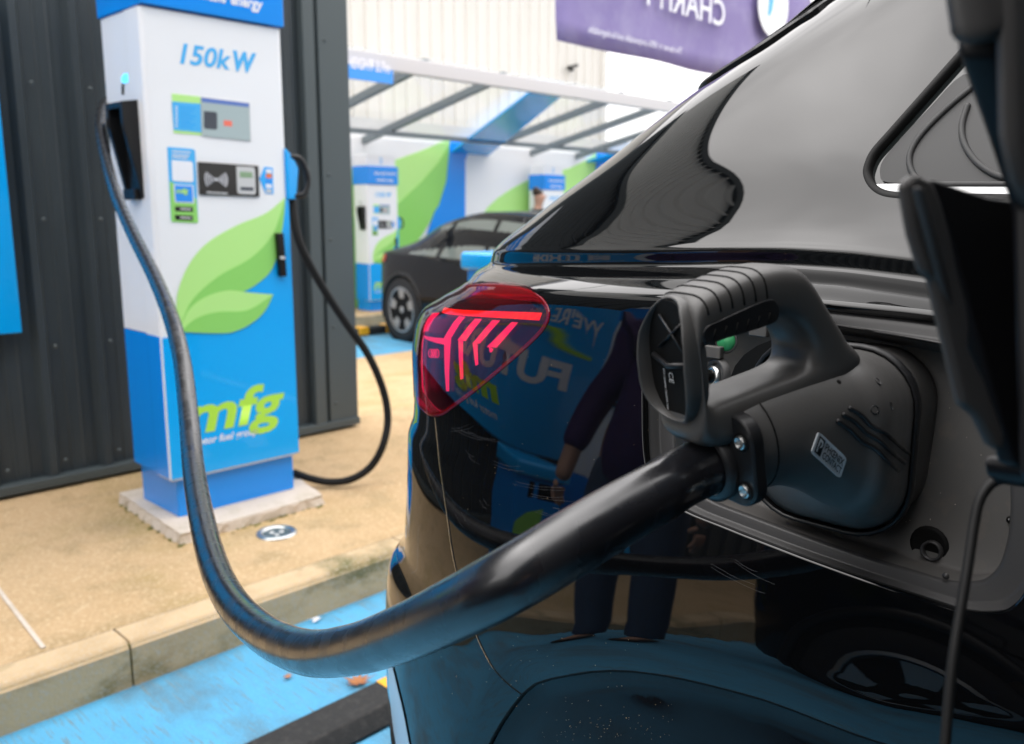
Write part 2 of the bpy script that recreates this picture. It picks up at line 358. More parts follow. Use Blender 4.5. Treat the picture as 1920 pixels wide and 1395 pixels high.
def dome(b, x, y, z, r, ax=(0, -1, 0)): b.lathe([(r, 0), (r, .002), (r*.6, .002), (r*.55, .006), (0.0001, .0065)], (x, y, z), ax, 10)
b = MB()
for k in range(-12, 9):
    for z in (.228, .68, 1.16, 1.65, 2.15):
        xx = 1.155+.207*k
        if xx > 2.29 or (xx < 1.14 and z > .7): continue
        dome(b, xx, WY+.029 if False else WY-.004, z, .008)
for z in (.26, .64, 1.06, 1.363, 1.967): dome(b, 2.42, WY-.012, z, .008)
b.build('rivets', M['clad_f'], wall, smooth=True)
wh = empty('warehouse', (4, 13, -.3), 'tall cream corrugated warehouse rising behind the charging canopy', 'building')
cladding('cream_wall', -14, 16.45, 13, -.3, 8.2, .30, .05, M['cream'], wh, micro=False)
b = MB(); b.box(16.3, 16.47, 12.93, 40, -.3, 8.2); b.build('gable_end', M['cream'], wh)
b = MB(); b.box(-14, 16.5, 12.85, 40, 8.2, 8.4); b.build('roof', M['beam'], wh)
# big blue sign on the wall (its right end shows at the left edge; the rest shows as a mirror image in the car)
sg = empty('wall_sign', (-.6, WY-.03, .75), 'large bright blue sign fixed to the ribbed wall at the left edge', 'sign')
b = MB(); b.box(-2.0, 1.03, WY-.055, WY-.008, .75, 1.95); b.build('sign_panel', M['blue_l'], sg, bevel=.004)
SY = WY-.056
text("WE'RE POWERING THE", 'sign_small_text', (-1.86, SY, 1.70), (1, 0, 0), (0, 0, 1), .11, M['wtext'], sg, shear=.2, bold=.02, width=1.75)
text("FUTURE", 'sign_large_text', (-1.80, SY, 1.30), (1, 0, 0), (0, 0, 1), .27, M['wtext'], sg, shear=.2, bold=.04, width=1.55)
b = MB(); b.box(-1.86, .2, SY-.0015, SY, 1.635, 1.655); b.build('sign_line', M['lime'], sg)
text("mfg", 'sign_logo', (-1.22, SY, .99), (1, 0, 0), (0, 0, 1), .22, M['lime'], sg, shear=.25, bold=.05, width=.95)
text("motor fuel group", 'sign_tagline', (-1.20, SY, .84), (1, 0, 0), (0, 0, 1), .065, M['wtext'], sg, shear=.25, bold=.01, width=.80)
b = MB(); b.box(-9, 2.52, WY+.06, WY+.24, 3.48, 3.49); uw = b.build('upper_ledge', M['clad_f'], wall)
M['upper'] = mat('white_upper_cladding', (.82, .81, .78), .55)
cladding('upper_panel', -9, 2.50, WY+.10, 3.485, 4.45, .13, .05, M['upper'], wall, micro=False)
b = MB(); b.box(-9, 2.54, WY+.05, WY+.27, 4.45, 4.53); b.build('gutter', M['clad_f'], wall, bevel=.004)

# ------------------------------------------------------------------ rapid charger
CY = 2.779
def P2(x, y): p = at(x, y, Y=CY); return (p[0], p[2])
def decal(name, pts, m, parent, y=CY, th=.0015, bevel=0):
    b = MB(); b.prism([(x, y, z) for x, z in pts][::1], (0, -th, 0)); return b.build(name, m, parent)
def zo(s, ox, oy): return lambda pts: [P2(ox+x/s, oy+y/s) for x, y in pts]
X0, X1, PY0, PY1 = 1.2275, 1.722, CY, 3.10
ch = empty('rapid_charger', (X0, CY, .157), 'tall white and blue charger with leaf print, nearest to the camera, on a concrete slab', 'charger', 'white and blue rapid chargers')
ZS = .79   # side colour split
def rbox(x0, x1, y0, y1, z0, z1, r):
    pts = [((x0+x1)/2+a, (y0+y1)/2+c) for a, c in rrect(x1-x0, y1-y0, r)]
    return loft([[(a, c, z) for a, c in pts] for z in (z0, z0+.0001, z1-.0001, z1)])
V, Fs = rbox(X0+.007, X1-.008, CY+.02, 3.10, ZS, 1.814, .012); mesh('cabinet', V, Fs, M['white'], ch, bevel=.003)
V, Fs = rbox(X0+.007, X1-.008, CY+.02, 3.10, .302, ZS-.002, .012); mesh('lower_cabinet', V, Fs, M['blue'], ch, bevel=.003)
V, Fs = rbox(X0+.030, X1-.010, CY+.025, 3.095, .157, .300, .008); mesh('plinth', V, Fs, M['blue'], ch, bevel=.003)
V, Fs = rbox(X0, X1, CY, CY+.13, .30, 1.812, .02); o = mesh('door', V, Fs, M['white'], ch, bevel=.003)
V, Fs = rbox(X0-.001, X1+.001, CY+.003, CY+.129, .302, ZS-.002, .02); mesh('door_wrap', V, Fs, M['blue'], ch)
V, Fs = rbox(X0+.004, X1-.004, CY+.002, CY+.12, .295, .302, .012); mesh('door_lip', V, Fs, M['grey_l'], ch)
z2 = zo(2.25, 160, 400)
blue_poly = [P2(321, 632.5)]+z2([(415, 500), (540, 503), (620, 500), (665, 330), (760, 270), (800, 200), (825, 80), (836, -40), (843, -62)])+[(X1-.0005, P2(543, 374)[1]), (X1-.0005, .3025), (X0+.001, .3025), (X0+.001, ZS-.004)]
decal('blue_print', blue_poly, M['blue_l'], ch)
sp = lambda P, n=6: [tuple(p) for p in spline(P, n)]
l1 = sp(z2([(395, 470), (385, 430), (390, 330), (440, 210), (520, 120), (640, 50), (760, 0), (842, -66)]))+sp(z2([(842, -66), (836, 10), (820, 120), (790, 225), (745, 280), (665, 330), (560, 350), (470, 400), (400, 470)]))[1:-1]
decal('leaf_print', l1, M['green_l'], ch, y=CY-.0016)
l1b = sp(z2([(400, 470), (450, 365), (560, 265), (700, 185), (790, 85), (840, -60)]))+sp(z2([(840, -60), (836, 10), (820, 120), (790, 225), (745, 280), (665, 330), (560, 350), (470, 400), (402, 471)]))[1:-1]
decal('leaf_print', l1b, M['green'], ch, y=CY-.0032, th=.0008)
l2 = sp(z2([(398, 480), (440, 400), (510, 350), (600, 325), (690, 334), (790, 342)]))+sp(z2([(790, 342), (755, 410), (700, 462), (620, 500), (530, 505), (410, 500)]))[1:]
decal('leaf_print', l2, M['green_l'], ch, y=CY-.0042, th=.0008)
l2b = sp(z2([(405, 490), (470, 440), (560, 415), (680, 408), (790, 342)]))+sp(z2([(790, 342), (755, 410), (700, 462), (620, 500), (530, 505), (410, 500)]))[1:]
decal('leaf_print', l2b, M['green'], ch, y=CY-.0052, th=.0008)
# header
b = MB(); b.box(X0+.001, X1+.002, CY-.014, 3.105, 1.818, 2.05); b.build('header', M['blue'], ch, bevel=.004)
b = MB(); b.box(X0+.02, X1-.01, CY+.03, 3.09, 2.052, 2.20); b.build('number_board', M['white'], ch, bevel=.004)
text('2', 'number', (1.45, CY+.0285, 2.09), (1, 0, 0), (0, 0, 1), .075, M['cyan'], ch, bold=.02)
text('ultra-rapid charging', 'header_text', (1.33, CY-.0145, 1.945), (1, 0, 0), (0, 0, 1), .042, M['wtext'], ch, shear=.2, bold=.02, width=.36)
p = P2(442, 16); text('energy', 'header_text', (p[0]-.025, CY-.0145, 1.862), (1, 0, 0), (0, 0, 1), .034, M['wtext'], ch, shear=.2, bold=.03, width=.118)
p = P2(300, 16); text('renewable', 'header_text', (1.36, CY-.0145, 1.862), (1, 0, 0), (0, 0, 1), .034, M['wtext'], ch, shear=.2, bold=.03, width=.15)
# 150kW lettering
p, q = P2(337, 113), P2(490, 137)
text('150k', 'power_text', (p[0], CY-.0005, p[1]-.008), (1, 0, 0), (0, 0, 1), .062, M['cyan'], ch, shear=.25, bold=.022, width=.178)
text('W', 'power_text', (p[0]+.186, CY-.0005, p[1]-.008), (1, 0, 0), (0, 0, 1), .062, M['cyan'], ch, shear=.25, bold=.045, width=.086)
z1 = zo(2.906, 160, 0)
# instruction sticker and screen
decal('instruction_sticker', z1([(470, 510), (625, 527), (632, 737), (482, 725)]), M['green_l'], ch)
decal('instruction_sticker_field', z1([(470, 553), (626, 566), (631, 722), (480, 708)]), M['cyan'], ch, y=CY-.0016, th=.0005)
for k in range(8):
    y = 580+k*15
    decal('instruction_line', z1([(508, y), (600-(k % 3)*14, y+8), (600-(k % 3)*14, y+13), (508, y+5)]), M['blue_l'], ch, y=CY-.0022, th=.0004)
    decal('instruction_bullet', z1([(490, y-2), (500, y-1), (500, y+7), (490, y+6)]), M['wtext'], ch, y=CY-.0022, th=.0004)
sb = decal('screen_bezel', z1([(628, 528), (892, 561), (900, 771), (634, 742)]), M['grey_l'], ch, th=.003)
decal('screen', z1([(630, 531), (888, 563), (896, 767), (636, 739)]), M['screen'], sb, y=CY-.0031, th=.0006)
decal('screen_bar', z1([(630, 531), (888, 563), (889, 585), (631, 556)]), M['screen_b'], sb, y=CY-.0038, th=.0004)
decal('screen_button', z1([(642, 605), (706, 610), (715, 618), (716, 700), (708, 707), (652, 702), (643, 694)]), M['screen_d'], sb, y=CY-.0038, th=.0004)
decal('screen_button', z1([(750, 655), (795, 659), (797, 690), (752, 686)]), M['screen_r'], sb, y=CY-.0038, th=.0004)
# app sticker (a plain white field where a code would be)
decal('app_sticker', z1([(446, 800), (585, 812), (597, 822), (614, 1210), (604, 1216), (475, 1210), (466, 1200)]), M['cyan'], ch)
decal('app_sticker_foot', z1([(458, 985), (604, 1085), (614, 1210), (604, 1216), (475, 1210), (466, 1200)]), M['green'], ch, y=CY-.0016, th=.0004)
decal('app_sticker_field', z1([(468, 872), (575, 880), (584, 890), (588, 985), (578, 993), (480, 986), (472, 978)]), M['wtext'], ch, y=CY-.0022, th=.0004)
decal('app_sticker_frame', z1([(478, 1005), (586, 1010), (592, 1108), (486, 1103)]), M['wtext'], ch, y=CY-.0022, th=.0004)
decal('app_sticker_logo', z1([(484, 1010), (580, 1015), (585, 1102), (490, 1098)]), M['blue'], ch, y=CY-.0027, th=.0004)
p = z1([(492, 1052)])[0]; text('mfg', 'app_text', (p[0], CY-.0031, p[1]), (1, 0, 0), (0, 0, 1), .016, M['lime'], ch, shear=.2, bold=.03, width=.042)
for yy in (1128, 1175):
    decal('store_badge', z1([(487, yy-4), (584, yy), (585, yy+27), (488, yy+23)]), M['blackp'], ch, y=CY-.0022, th=.0005)
    decal('store_badge_line', z1([(515, yy+6), (574, yy+9), (574, yy+17), (515, yy+14)]), M['grey_l'], ch, y=CY-.0028, th=.0003)
for k, yy in enumerate((820, 838, 852)):
    decal('app_sticker_line', z1([(470, yy), (572-(k*8), yy+8), (572-(k*8), yy+14), (470, yy+6)]), M['wtext'], ch, y=CY-.0022, th=.0003)
# card reader
cb = decal('card_reader', z1([(612, 882), (938, 904), (944, 1073), (620, 1061)]), M['blackp'], ch, th=.006)
decal('reader_terminal', z1([(820, 906), (906, 911), (915, 920), (920, 1050), (912, 1060), (830, 1056), (822, 1048), (816, 915)]), M['grey_l'], cb, y=CY-.0061, th=.005)
decal('reader_display', z1([(832, 935), (900, 939), (902, 970), (834, 967)]), M['lcd'], cb, y=CY-.0112, th=.0006)
decal('reader_slot', z1([(836, 1018), (906, 1022), (907, 1040), (837, 1037)]), M['screen_d'], cb, y=CY-.0112, th=.0006)
c0 = np.array(z1([(708, 978)])[0])
b = MB()
for sgn in (-1, 1):
    for k in range(1, 6):
        r = .0085*k*.92; P = [(c0[0]+sgn*r*math.cos(a), CY-.0068, c0[1]+r*math.sin(a)) for a in np.linspace(-.62, .62, 9)]
        b.tube(P, .0016, 5)
b.lathe([(.0001, 0), (.004, 0), (.004, .001), (.0001, .001)], (c0[0], CY-.0062, c0[1]), (0, -1, 0), 12)
b.build('contactless_symbol', M['wtext'], cb)
decal('contactless_line', z1([(655, 1044), (770, 1051), (770, 1058), (655, 1051)]), M['grey_l'], cb, y=CY-.0061, th=.0004)
decal('card_arrow', z1([(948, 975), (976, 908), (1020, 915), (1024, 1058), (982, 1055)]), M['blue_l'], ch)
for k, c in enumerate(('wtext', 'screen_r', 'blue', 'wtext', 'grey_l')):
    y = 922+k*27
    decal('card_mark', z1([(982, y), (1014, y+2), (1014, y+22), (983, y+20)]), M[c], ch, y=CY-.0016, th=.0004)
decal('card_mark', z1([(984, 946), (1014, 948), (1014, 962), (984, 960)]), M['orange'], ch, y=CY-.0021, th=.0003)
# door handle
hp = z2([(795, 83), (824, 83), (838, 265), (810, 266)]); b = MB(); b.prism([(x, CY, z) for x, z in hp], (0, -.022, 0)); hd = b.build('door_handle', M['blackp'], ch, bevel=.003)
decal('handle_lock', z2([(806, 180), (826, 180), (828, 192), (808, 192)]), M['grey_l'], hd, y=CY-.0225, th=.002)
# mfg logo
p = P2(345, 845); ang = 0.0
text('mfg', 'logo', (1.285, CY-.002, .450), (1, 0, 0), (0, 0, 1), .135, M['lime'], ch, shear=.22, bold=.028, width=.385)
text('motor fuel group', 'tagline', (1.30, CY-.002, .405), (1, 0, 0), (0, 0, 1), .025, M['wtext'], ch, shear=.25, bold=.02, width=.255)
# left side: led, black holster
def PS(x, y): p = at(x, y, X=X0+.007); return (p[1], p[2])
SXp = X0+.007
def sdecal(name, px, m, th=.002, off=0.0, parent=ch, **k):
    b = MB(); b.prism([(SXp-off, *PS(x, y)) for x, y in px], (-th, 0, 0)); return b.build(name, m, parent, **k)
sdecal('status_light', [(229, 145), (233, 139), (248, 136), (252, 139), (252, 148), (248, 152), (233, 156), (229, 153)], M['led'])
sdecal('side_slot', [(229, 158), (233, 157), (233, 177), (229, 178)], M['dark'])
sdecal('side_slot', [(249, 156), (253, 155), (253, 168), (249, 170)], M['dark'])
hz0, hz1 = PS(262, 372)[1], PS(262, 186)[1]; hy0, hy1 = CY+.055, CY+.185
b = MB()
b.prism([(SXp, hy1, hz1), (SXp-.058, hy1, hz1-.01), (SXp-.058, hy1, hz1-.08), (SXp-.012, hy1, hz0), (SXp, hy1, hz0)], (0, -.02, 0))
b.prism([(SXp, hy0+.02, hz1), (SXp-.058, hy0+.02, hz1-.01), (SXp-.058, hy0+.02, hz1-.08), (SXp-.012, hy0+.02, hz0), (SXp, hy0+.02, hz0)], (0, -.02, 0))
b.prism([(SXp, hy1-.02, hz1), (SXp-.058, hy1-.02, hz1-.01), (SXp-.058, hy1-.02, hz1-.03), (SXp, hy1-.02, hz1-.02)], (0, hy0-hy1+.04, 0))
b.box(SXp-.03, SXp, hy0+.02, hy1-.02, hz0-.005, hz0+.03); b.box(SXp-.008, SXp, hy0+.02, hy1-.02, hz0, hz1)
b.build('cable_holster', M['handle_d'], ch, bevel=.003)
# right side: blue gun holder
RX = X1-.008
b = MB(); zt, zb = P2(548, 283)[1], P2(553, 374)[1]
b.prism([(RX, CY-.01, zt+.01), (RX+.035, CY-.01, zt-.03), (RX+.05, CY-.01, zt-.06), (RX+.035, CY-.01, zb), (RX, CY-.01, zb+.0)], (0, .10, 0))
gh = b.build('gun_holder', M['blue_l'], ch, bevel=.006)
b = MB(); b.tube(spline([(RX+.02, CY+.0, zt-.02), (RX+.055, CY-.01, zt-.028), (RX+.078, CY-.012, zt-.07), (RX+.082, CY-.012, zt-.11), (RX+.065, CY-.01, zb+.02), (RX+.03, CY, zb+.012)], 6), .0115, 10)
b.build('parked_plug', M['handle_d'], gh, smooth=True)
chargers_src = [ch]
# copies: two in the far bays, one beside the neighbouring car
def far_charger(dx, dy, dz, label, led):
    c = copy_tree(ch); c.location = (ch.location.x+dx, ch.location.y+dy, ch.location.z+dz); c['label'] = label
    if led:
        for k in c.children:
            if k.name.startswith('status_light'):
                k.data = k.data.copy(); k.data.materials[0] = M['ledg']; k.scale = (1.5, 1.2, 1.2)
    return c
CX2 = 6.985-X0
far_charger(CX2, 9.374-CY, -.285, 'white and blue charger in the far bay, behind the parked dark car', True)
far_charger(10.40-X0, 9.374-CY, -.285, 'farthest white and blue charger, partly hidden behind a standing person', True)
far_charger(-3.35, .0, -.037, 'charger by the left end of the blue wall sign, outside the left edge', False)

# ------------------------------------------------------------------ black loop of cable on the charger's right
pts = [(547, 376, 2.80), (553, 420, 2.78), (566, 465, 2.76), (600, 530, 2.74), (645, 600, 2.72), (690, 665, 2.70), (718, 730, 2.69), (727, 785, 2.68), (718, 835, 2.67), (695, 875, 2.70), (660, 898, 2.74), (622, 904, 2.80), (585, 898, 2.86), (550, 886, 2.92)]
P = [at(x, y, Y=Yp) for x, y, Yp in pts]
for p in P: p[2] = max(p[2], .137)
b = MB(); b.tube(spline(P, 8), .0150, 14); o = b.build('charger_cable', M['rubber'], smooth=True)
tag(o, 'thin black cable looping from the right side of the nearest charger to the pavement', 'cable')

# ------------------------------------------------------------------ added roof, unseen behind the camera: blocks sky light from the flank and plug
fc = empty('added_shade_roof', (-3, -6, 0), 'added dark roof on grey posts behind the camera, outside the frame, shading the car', 'canopy')
b = MB(); b.box(-9.5, 5.5, -13, -.45, 2.80, 3.10); b.build('shade_slab', M['steelg'], fc)
for x in (-9.2, -4.2, 5.2):
    for y in (-12.6, -6.5): b = MB(); b.box(x-.09, x+.09, y-.09, y+.09, 0, 2.80); b.build('post', M['steelg'], fc)
b = MB(); b.box(-9.5, 5.5, -13.1, -13.0, 0, 3.10); b.build('shade_screen', M['clad'], fc)
# ------------------------------------------------------------------ recessed ground light, leaves, litter
dl = empty('ground_light', (1.462, 2.52, .12), 'round steel rimmed glass light sunk in the pavement beside the charger', 'ground light')
c0 = (1.462, 2.52, .12)
b = MB(); b.lathe([(.068, 0), (.067, .006), (.060, .008), (.050, .007), (.046, .002), (.046, -.03)], c0, (0, 0, 1), 40); b.build('steel_rim', M['steel'], dl, smooth=True)
b = MB(); b.lathe([(.0001, .0012), (.0455, .0012)], c0, (0, 0, 1), 32); gl = b.build('reflector_well', M['glassd'], dl, smooth=True)
b = MB()
for a in (0, 2.1, 4.2): b.lathe([(.0001, .0045), (.006, .004), (.010, .0005), (.011, -.003)], (1.462+.018*math.cos(a), 2.52+.018*math.sin(a), .12), (0, 0, 1), 12)
b.build('bulbs', M['grey_l'], dl, smooth=True)
def leafobj(name, x, y, z, s, rot, label):
    P = []; lob = [(0, 1), (.6, .75), (1.25, .95), (1.9, .6), (2.5, .8), (3.14, .45), (3.78, .8), (4.38, .6), (5.03, .95), (5.68, .75)]
    for i, (a, r) in enumerate(lob):
        P.append((r*math.cos(a), r*math.sin(a))); a2 = (a+(lob[(i+1) % 10][0]+(2*math.pi if i == 9 else 0)))/2
        P.append((r*.42*math.cos(a2), r*.42*math.sin(a2)))
    V = [(x, y, z+.004)]+[(x+s*(u*math.cos(rot)-v*math.sin(rot)), y+s*(u*math.sin(rot)+v*math.cos(rot)), z+.004+s*.35*abs(math.sin(3*i))*(u*u+v*v)) for i, (u, v) in enumerate(P)]
    o = mesh(name, V, [(0, i+1, (i+1) % 20+1) for i in range(20)], M['leaf'], smooth=True, solid=.0006); tag(o, label, 'leaf', 'fallen autumn leaves')
p = at(672, 1280, Z=.005); leafobj('dead_leaf', p[0], p[1], .004, .052, .8, 'larger curled brown leaf on the blue paint by the wheel stop')
p = at(541, 1270, Z=.005); leafobj('dead_leaf', p[0], p[1], .004, .018, 2.0, 'small brown leaf scrap on the blue paint under the cable bend')
p = at(588, 1163, Z=.005); mesh_p = [(p[0]+random.uniform(-.02, .02), p[1]+random.uniform(-.015, .015), .006+random.uniform(0, .008)) for _ in range(14)]
b = MB()
for k in range(12):
    i, j, l = random.sample(range(14), 3); b.add([mesh_p[i], mesh_p[j], mesh_p[l]], [(0, 1, 2)])
o = b.build('paper_scrap', M['wtext'], solid=.0005); tag(o, 'crumpled scrap of white paper on the blue paint near the kerb', 'paper')

# wheel stop
ws = empty('wheel_stop', (1.6, 1.58, 0), 'black rubber wheel stop with yellow patches on the blue bay beneath the cable', 'wheel stop')
def wstop(root, x0, x1, y0, y1):
    b = MB(); s = [(y0, .005), (y0+.03, .045), (y1-.03, .045), (y1, .005)]
    b.prism([(x0, y, z) for y, z in s], (x1-x0, 0, 0)); b.build('rubber_block', M['wstop'], root, bevel=.006)
    k = x0+.42; i = 0
    while k < x1-.15:
        pb = MB(); pb.add([(k, y1-.0315, .046), (k, y0+.0315, .046), (k+.11, y0+.0315, .046), (k+.11, y1-.0315, .046)], [(0, 1, 2, 3)])
        pb.add([(k, y1-.0294, .0455), (k+.11, y1-.0294, .0455), (k+.11, y1+.0006, .012), (k, y1+.0006, .012)], [(0, 1, 2, 3)])
        pb.add([(k, y0-.0006, .012), (k+.11, y0-.0006, .012), (k+.11, y0+.0294, .0455), (k, y0+.0294, .0455)], [(0, 1, 2, 3)])
        pb.build('reflective_patch', M['yellow'], root, solid=.001); k += .31; i += 1
wstop(ws, .78, 2.55, 1.50, 1.655)
ws2 = empty('wheel_stop', (5.4, 8.6, -.25), 'black and orange wheel stop on the far blue bay behind the parked car wheel', 'wheel stop')
b = MB(); b.box(5.95, 7.3, 8.25, 8.40, -.249, -.15); b.build('rubber_block', M['wstop'], ws2, bevel=.02)
for k in range(3):
    b = MB(); b.box(5.97+.4*k, 6.12+.4*k, 8.243, 8.407, -.24, -.144); b.build('reflective_patch', M['yellow'], ws2, bevel=.01)

# ------------------------------------------------------------------ far charging canopy
BY = 9.85
cn = empty('charging_canopy', (9, 9, -.13), 'glass roofed canopy over the far bays with white, green and blue back panels', 'canopy')
b = MB(); b.box(3.0, 15.0, BY+.002, BY+.12, -.13, at(845, 262, Y=BY)[2]); bw = b.build('back_panel', M['white'], cn)
def bdec(name, px, m, off, th=.006):
    b = MB(); b.prism([tuple(at(x, y, Y=BY-off)) for x, y in px], (0, -th, 0)); return b.build(name, m, bw)
zb3 = lambda pts: [(640+x/2.179, y/2.179) for x, y in pts]
px1 = at(845, 300, Y=BY)[0]; px2 = at(875, 300, Y=BY)[0]
g = zb3([(-60, 790), (40, 690), (130, 668), (230, 650), (335, 612), (440, 567)])+zb3([(442, 600), (432, 740), (400, 840), (330, 960), (250, 1060), (150, 1230), (-60, 1290)])
bdec('leaf_print', g, M['green_l'], .0); bdec('leaf_print', zb3([(-60, 900), (120, 880), (235, 830), (330, 740), (400, 660), (440, 590)])+zb3([(442, 620), (432, 740), (400, 840), (330, 960), (250, 1060), (150, 1230), (-60, 1290)]), M['green'], .008)
bdec('blue_print', [(845, 261), (916, 264), (900, 274), (876, 290), (872, 300), (872, 400), (870, 620), (700, 620), (745, 540), (790, 470), (814, 399), (823, 385), (837, 340), (843, 275)], M['blue'], .016)
bdec('blue_print', [(1119, 283), (1200, 289), (1190, 400), (1180, 620), (1090, 620), (1105, 470), (1115, 350)], M['blue'], .016)
g = zb3([(560, 900), (600, 845), (640, 808), (700, 768), (790, 722), (930, 688), (1000, 655), (1048, 620)])+zb3([(1040, 760), (990, 900), (900, 1000)])
bdec('leaf_print', g, M['green_l'], .0)
def rz(y): return 2.67-(y-7.4)*.218
for X in (4.0, 5.05, 6.15, 7.30, 9.50, 10.62, 11.75, 12.9):
    b = MB(); b.prism([(X-.035, 7.2, rz(7.2)+.03), (X-.035, 7.2, rz(7.2)-.06), (X-.035, BY, rz(BY)-.06), (X-.035, BY, rz(BY)+.03)], (.07, 0, 0)); b.build('rafter', M['steelg'], cn)
b = MB(); f0, f1 = at(1000, 166, Y=7.25)[0], at(1056, 172, Y=7.25)[0]; k0, k1 = at(845, 262, Y=BY)[0], at(916, 262, Y=BY)[0]
b.add([(f0, 7.22, rz(7.22)-.07), (f1, 7.22, rz(7.22)-.07), (k1, BY, rz(BY)-.07), (k0, BY, rz(BY)-.07)], [(0, 1, 2, 3)]); b.build('blue_roof_band', M['blue_l'], cn, solid=.03)
d_ = 4.55
b = MB(); b.add([(f0+d_, 7.22, rz(7.22)-.07), (f1+d_, 7.22, rz(7.22)-.07), (k1+d_-1.4, BY, rz(BY)-.07), (k0+d_-1.4, BY, rz(BY)-.07)], [(0, 1, 2, 3)]); b.build('blue_roof_band', M['blue_l'], cn, solid=.03)
b = MB(); b.box(3.0, 15.0, 7.12, 7.2, 2.555, 2.705); b.build('front_beam', M['beam'], cn, bevel=.01)
b = MB(); b.box(3.0, 15.0, 9.2, 9.28, rz(9.2)-.13, rz(9.2)-.07); b.build('cross_rail', M['steelg'], cn)
b = MB(); b.add([(3, 7.2, rz(7.2)+.035), (15, 7.2, rz(7.2)+.035), (15, BY, rz(BY)+.035), (3, BY, rz(BY)+.035)], [(0, 1, 2, 3)]); b.build('glass_roof', M['glassc'], cn, solid=.01)
for X in (3.05, 14.9):
    b = MB(); b.box(X-.05, X+.05, 7.14, 7.2, -.25, 2.56); b.build('post', M['steelg'], cn)
hs_ = empty('height_sign', (6.0, 7.1, 2.3), 'blue hanging sign with white lettering under the front beam of the far canopy', 'sign')
a0, a1 = at(600, 108, Y=7.08), at(735, 158, Y=7.08)
b = MB(); b.box(a0[0], a1[0], 7.06, 7.1, a1[2], 2.55); b.build('sign_panel', M['blue'], hs_)
text('MAX. HEIGHT 2.7m', 'sign_text', (a0[0]+.05, 7.059, a1[2]+.10), (1, 0, 0), (0, 0, 1), .10, M['wtext'], hs_, shear=.15, bold=.02, width=a1[0]-a0[0]-.09)
db = empty('distant_unit', (40, -6, -.3), 'long pale industrial unit far beyond the cars, hidden behind the black car', 'building')
b = MB(); b.box(38, 52, -34, 9, -.3, 6.0); b.build('pale_wall', M['cream'], db); b = MB(); b.box(37.7, 52.3, -34.3, 9.3, 6.0, 6.5); b.build('roof_edge', M['steelg'], db)
for k in range(6): b = MB(); b.box(37.92, 38.02, -31+k*6.6, -27.5+k*6.6, -.3, 3.6); b.build('shutter_door', M['steelg'], db)
# shed behind the canopy and a floodlight on the warehouse
sh = empty('low_shed', (8, 11.5, -.3), 'low brown brick and grey shed seen through the canopy glass', 'building')
b = MB(); b.box(2, 15.5, 11.5, 12.6, -.3, 2.45); b.build('brick_wall', M['brown'], sh); b = MB(); b.box(2, 15.6, 11.4, 12.7, 2.45, 2.62); b.build('flat_roof', M['grey_l'], sh)
fl = empty('security_camera', tuple(at(1076, 128, Y=12.9)), 'small black security camera fixed to the cream warehouse above the canopy', 'security camera')
c0 = at(1076, 128, Y=12.8); b = MB(); b.prism([(c0[0]-.16, c0[1], c0[2]-.04), (c0[0]+.15, c0[1], c0[2]+.05), (c0[0]+.16, c0[1], c0[2]+.12), (c0[0]-.13, c0[1], c0[2]+.04)], (0, .09, 0)); b.build('camera_body', M['blackp'], fl, bevel=.01)
b = MB(); b.box(c0[0]+.02, c0[0]+.06, 12.85, 12.99, c0[2]-.05, c0[2]+.05); b.build('bracket', M['blackp'], fl)

# ------------------------------------------------------------------ banner, seen from the back
BNY = 3.42
bn = empty('banner', (5.2, BNY, 2.15), 'translucent purple banner with reversed white lettering hanging beyond the car roof', 'banner')
a0 = at(1040, 66, Y=BNY); nb = 24; V = []
for j in range(9):
    for i in range(nb+1):
        x = a0[0]+.02+(6.9-a0[0])*i/nb; z = 2.15+1.0*j/8+.002*math.sin(i*.9)
        V.append((x+.02*j/8, BNY+.02*math.sin(i*.7+j*.3)+.01*math.sin(j), z))
mesh('fabric', V, [(j*(nb+1)+i, j*(nb+1)+i+1, (j+1)*(nb+1)+i+1, (j+1)*(nb+1)+i) for j in range(8) for i in range(nb)], M['purple'], bn, smooth=True, solid=.002)
p = at(1362, 50, Y=BNY-.05); text('CHARITY', 'banner_text', (p[0], BNY-.04, p[2]+.0), (-1, 0, 0), (0, 0, 1), .17, M['wtext'], bn, ext=0, bold=.01, width=None)
p = at(1281, 101, Y=BNY-.05); text('This banner is 100% compostable and biodegradable.', 'banner_small_text', (p[0], BNY-.04, p[2]), (-1, 0, 0), (0, 0, 1), .04, M['wtext'], bn, ext=0, width=(p[0]-at(1105, 50, Y=BNY-.05)[0]))
b_ = bn.children[-1]
p = at(1452, 8, Y=BNY-.05); b = MB(); b.lathe([(.0001, 0), (.23, 0), (.23, .002), (.0001, .002)], (p[0], BNY-.042, p[2]), (0, -1, 0), 40); b.build('round_emblem', M['white'], bn)
P = [(p[0]-.08+.10*u, BNY-.046, p[2]-.09+.22*v) for u, v in ((0, 0), (.05, .5), (.35, .85), (.75, 1.), (.8, .6), (.6, .2), (.3, 0))]; b = MB(); b.prism(P, (0, -.001, 0)); b.build('emblem_drop', M['cyan'], bn)
b = MB(); b.tube([(2.5, BNY+.08, 3.3), (a0[0], BNY, 3.15), (6.9, BNY, 3.15), (7.3, BNY, 3.2)], .006, 6); b.tube([(7.3, BNY, .1), (7.3, BNY, 3.25)], .04, 12); b.build('banner_pole', M['steelg'], bn)

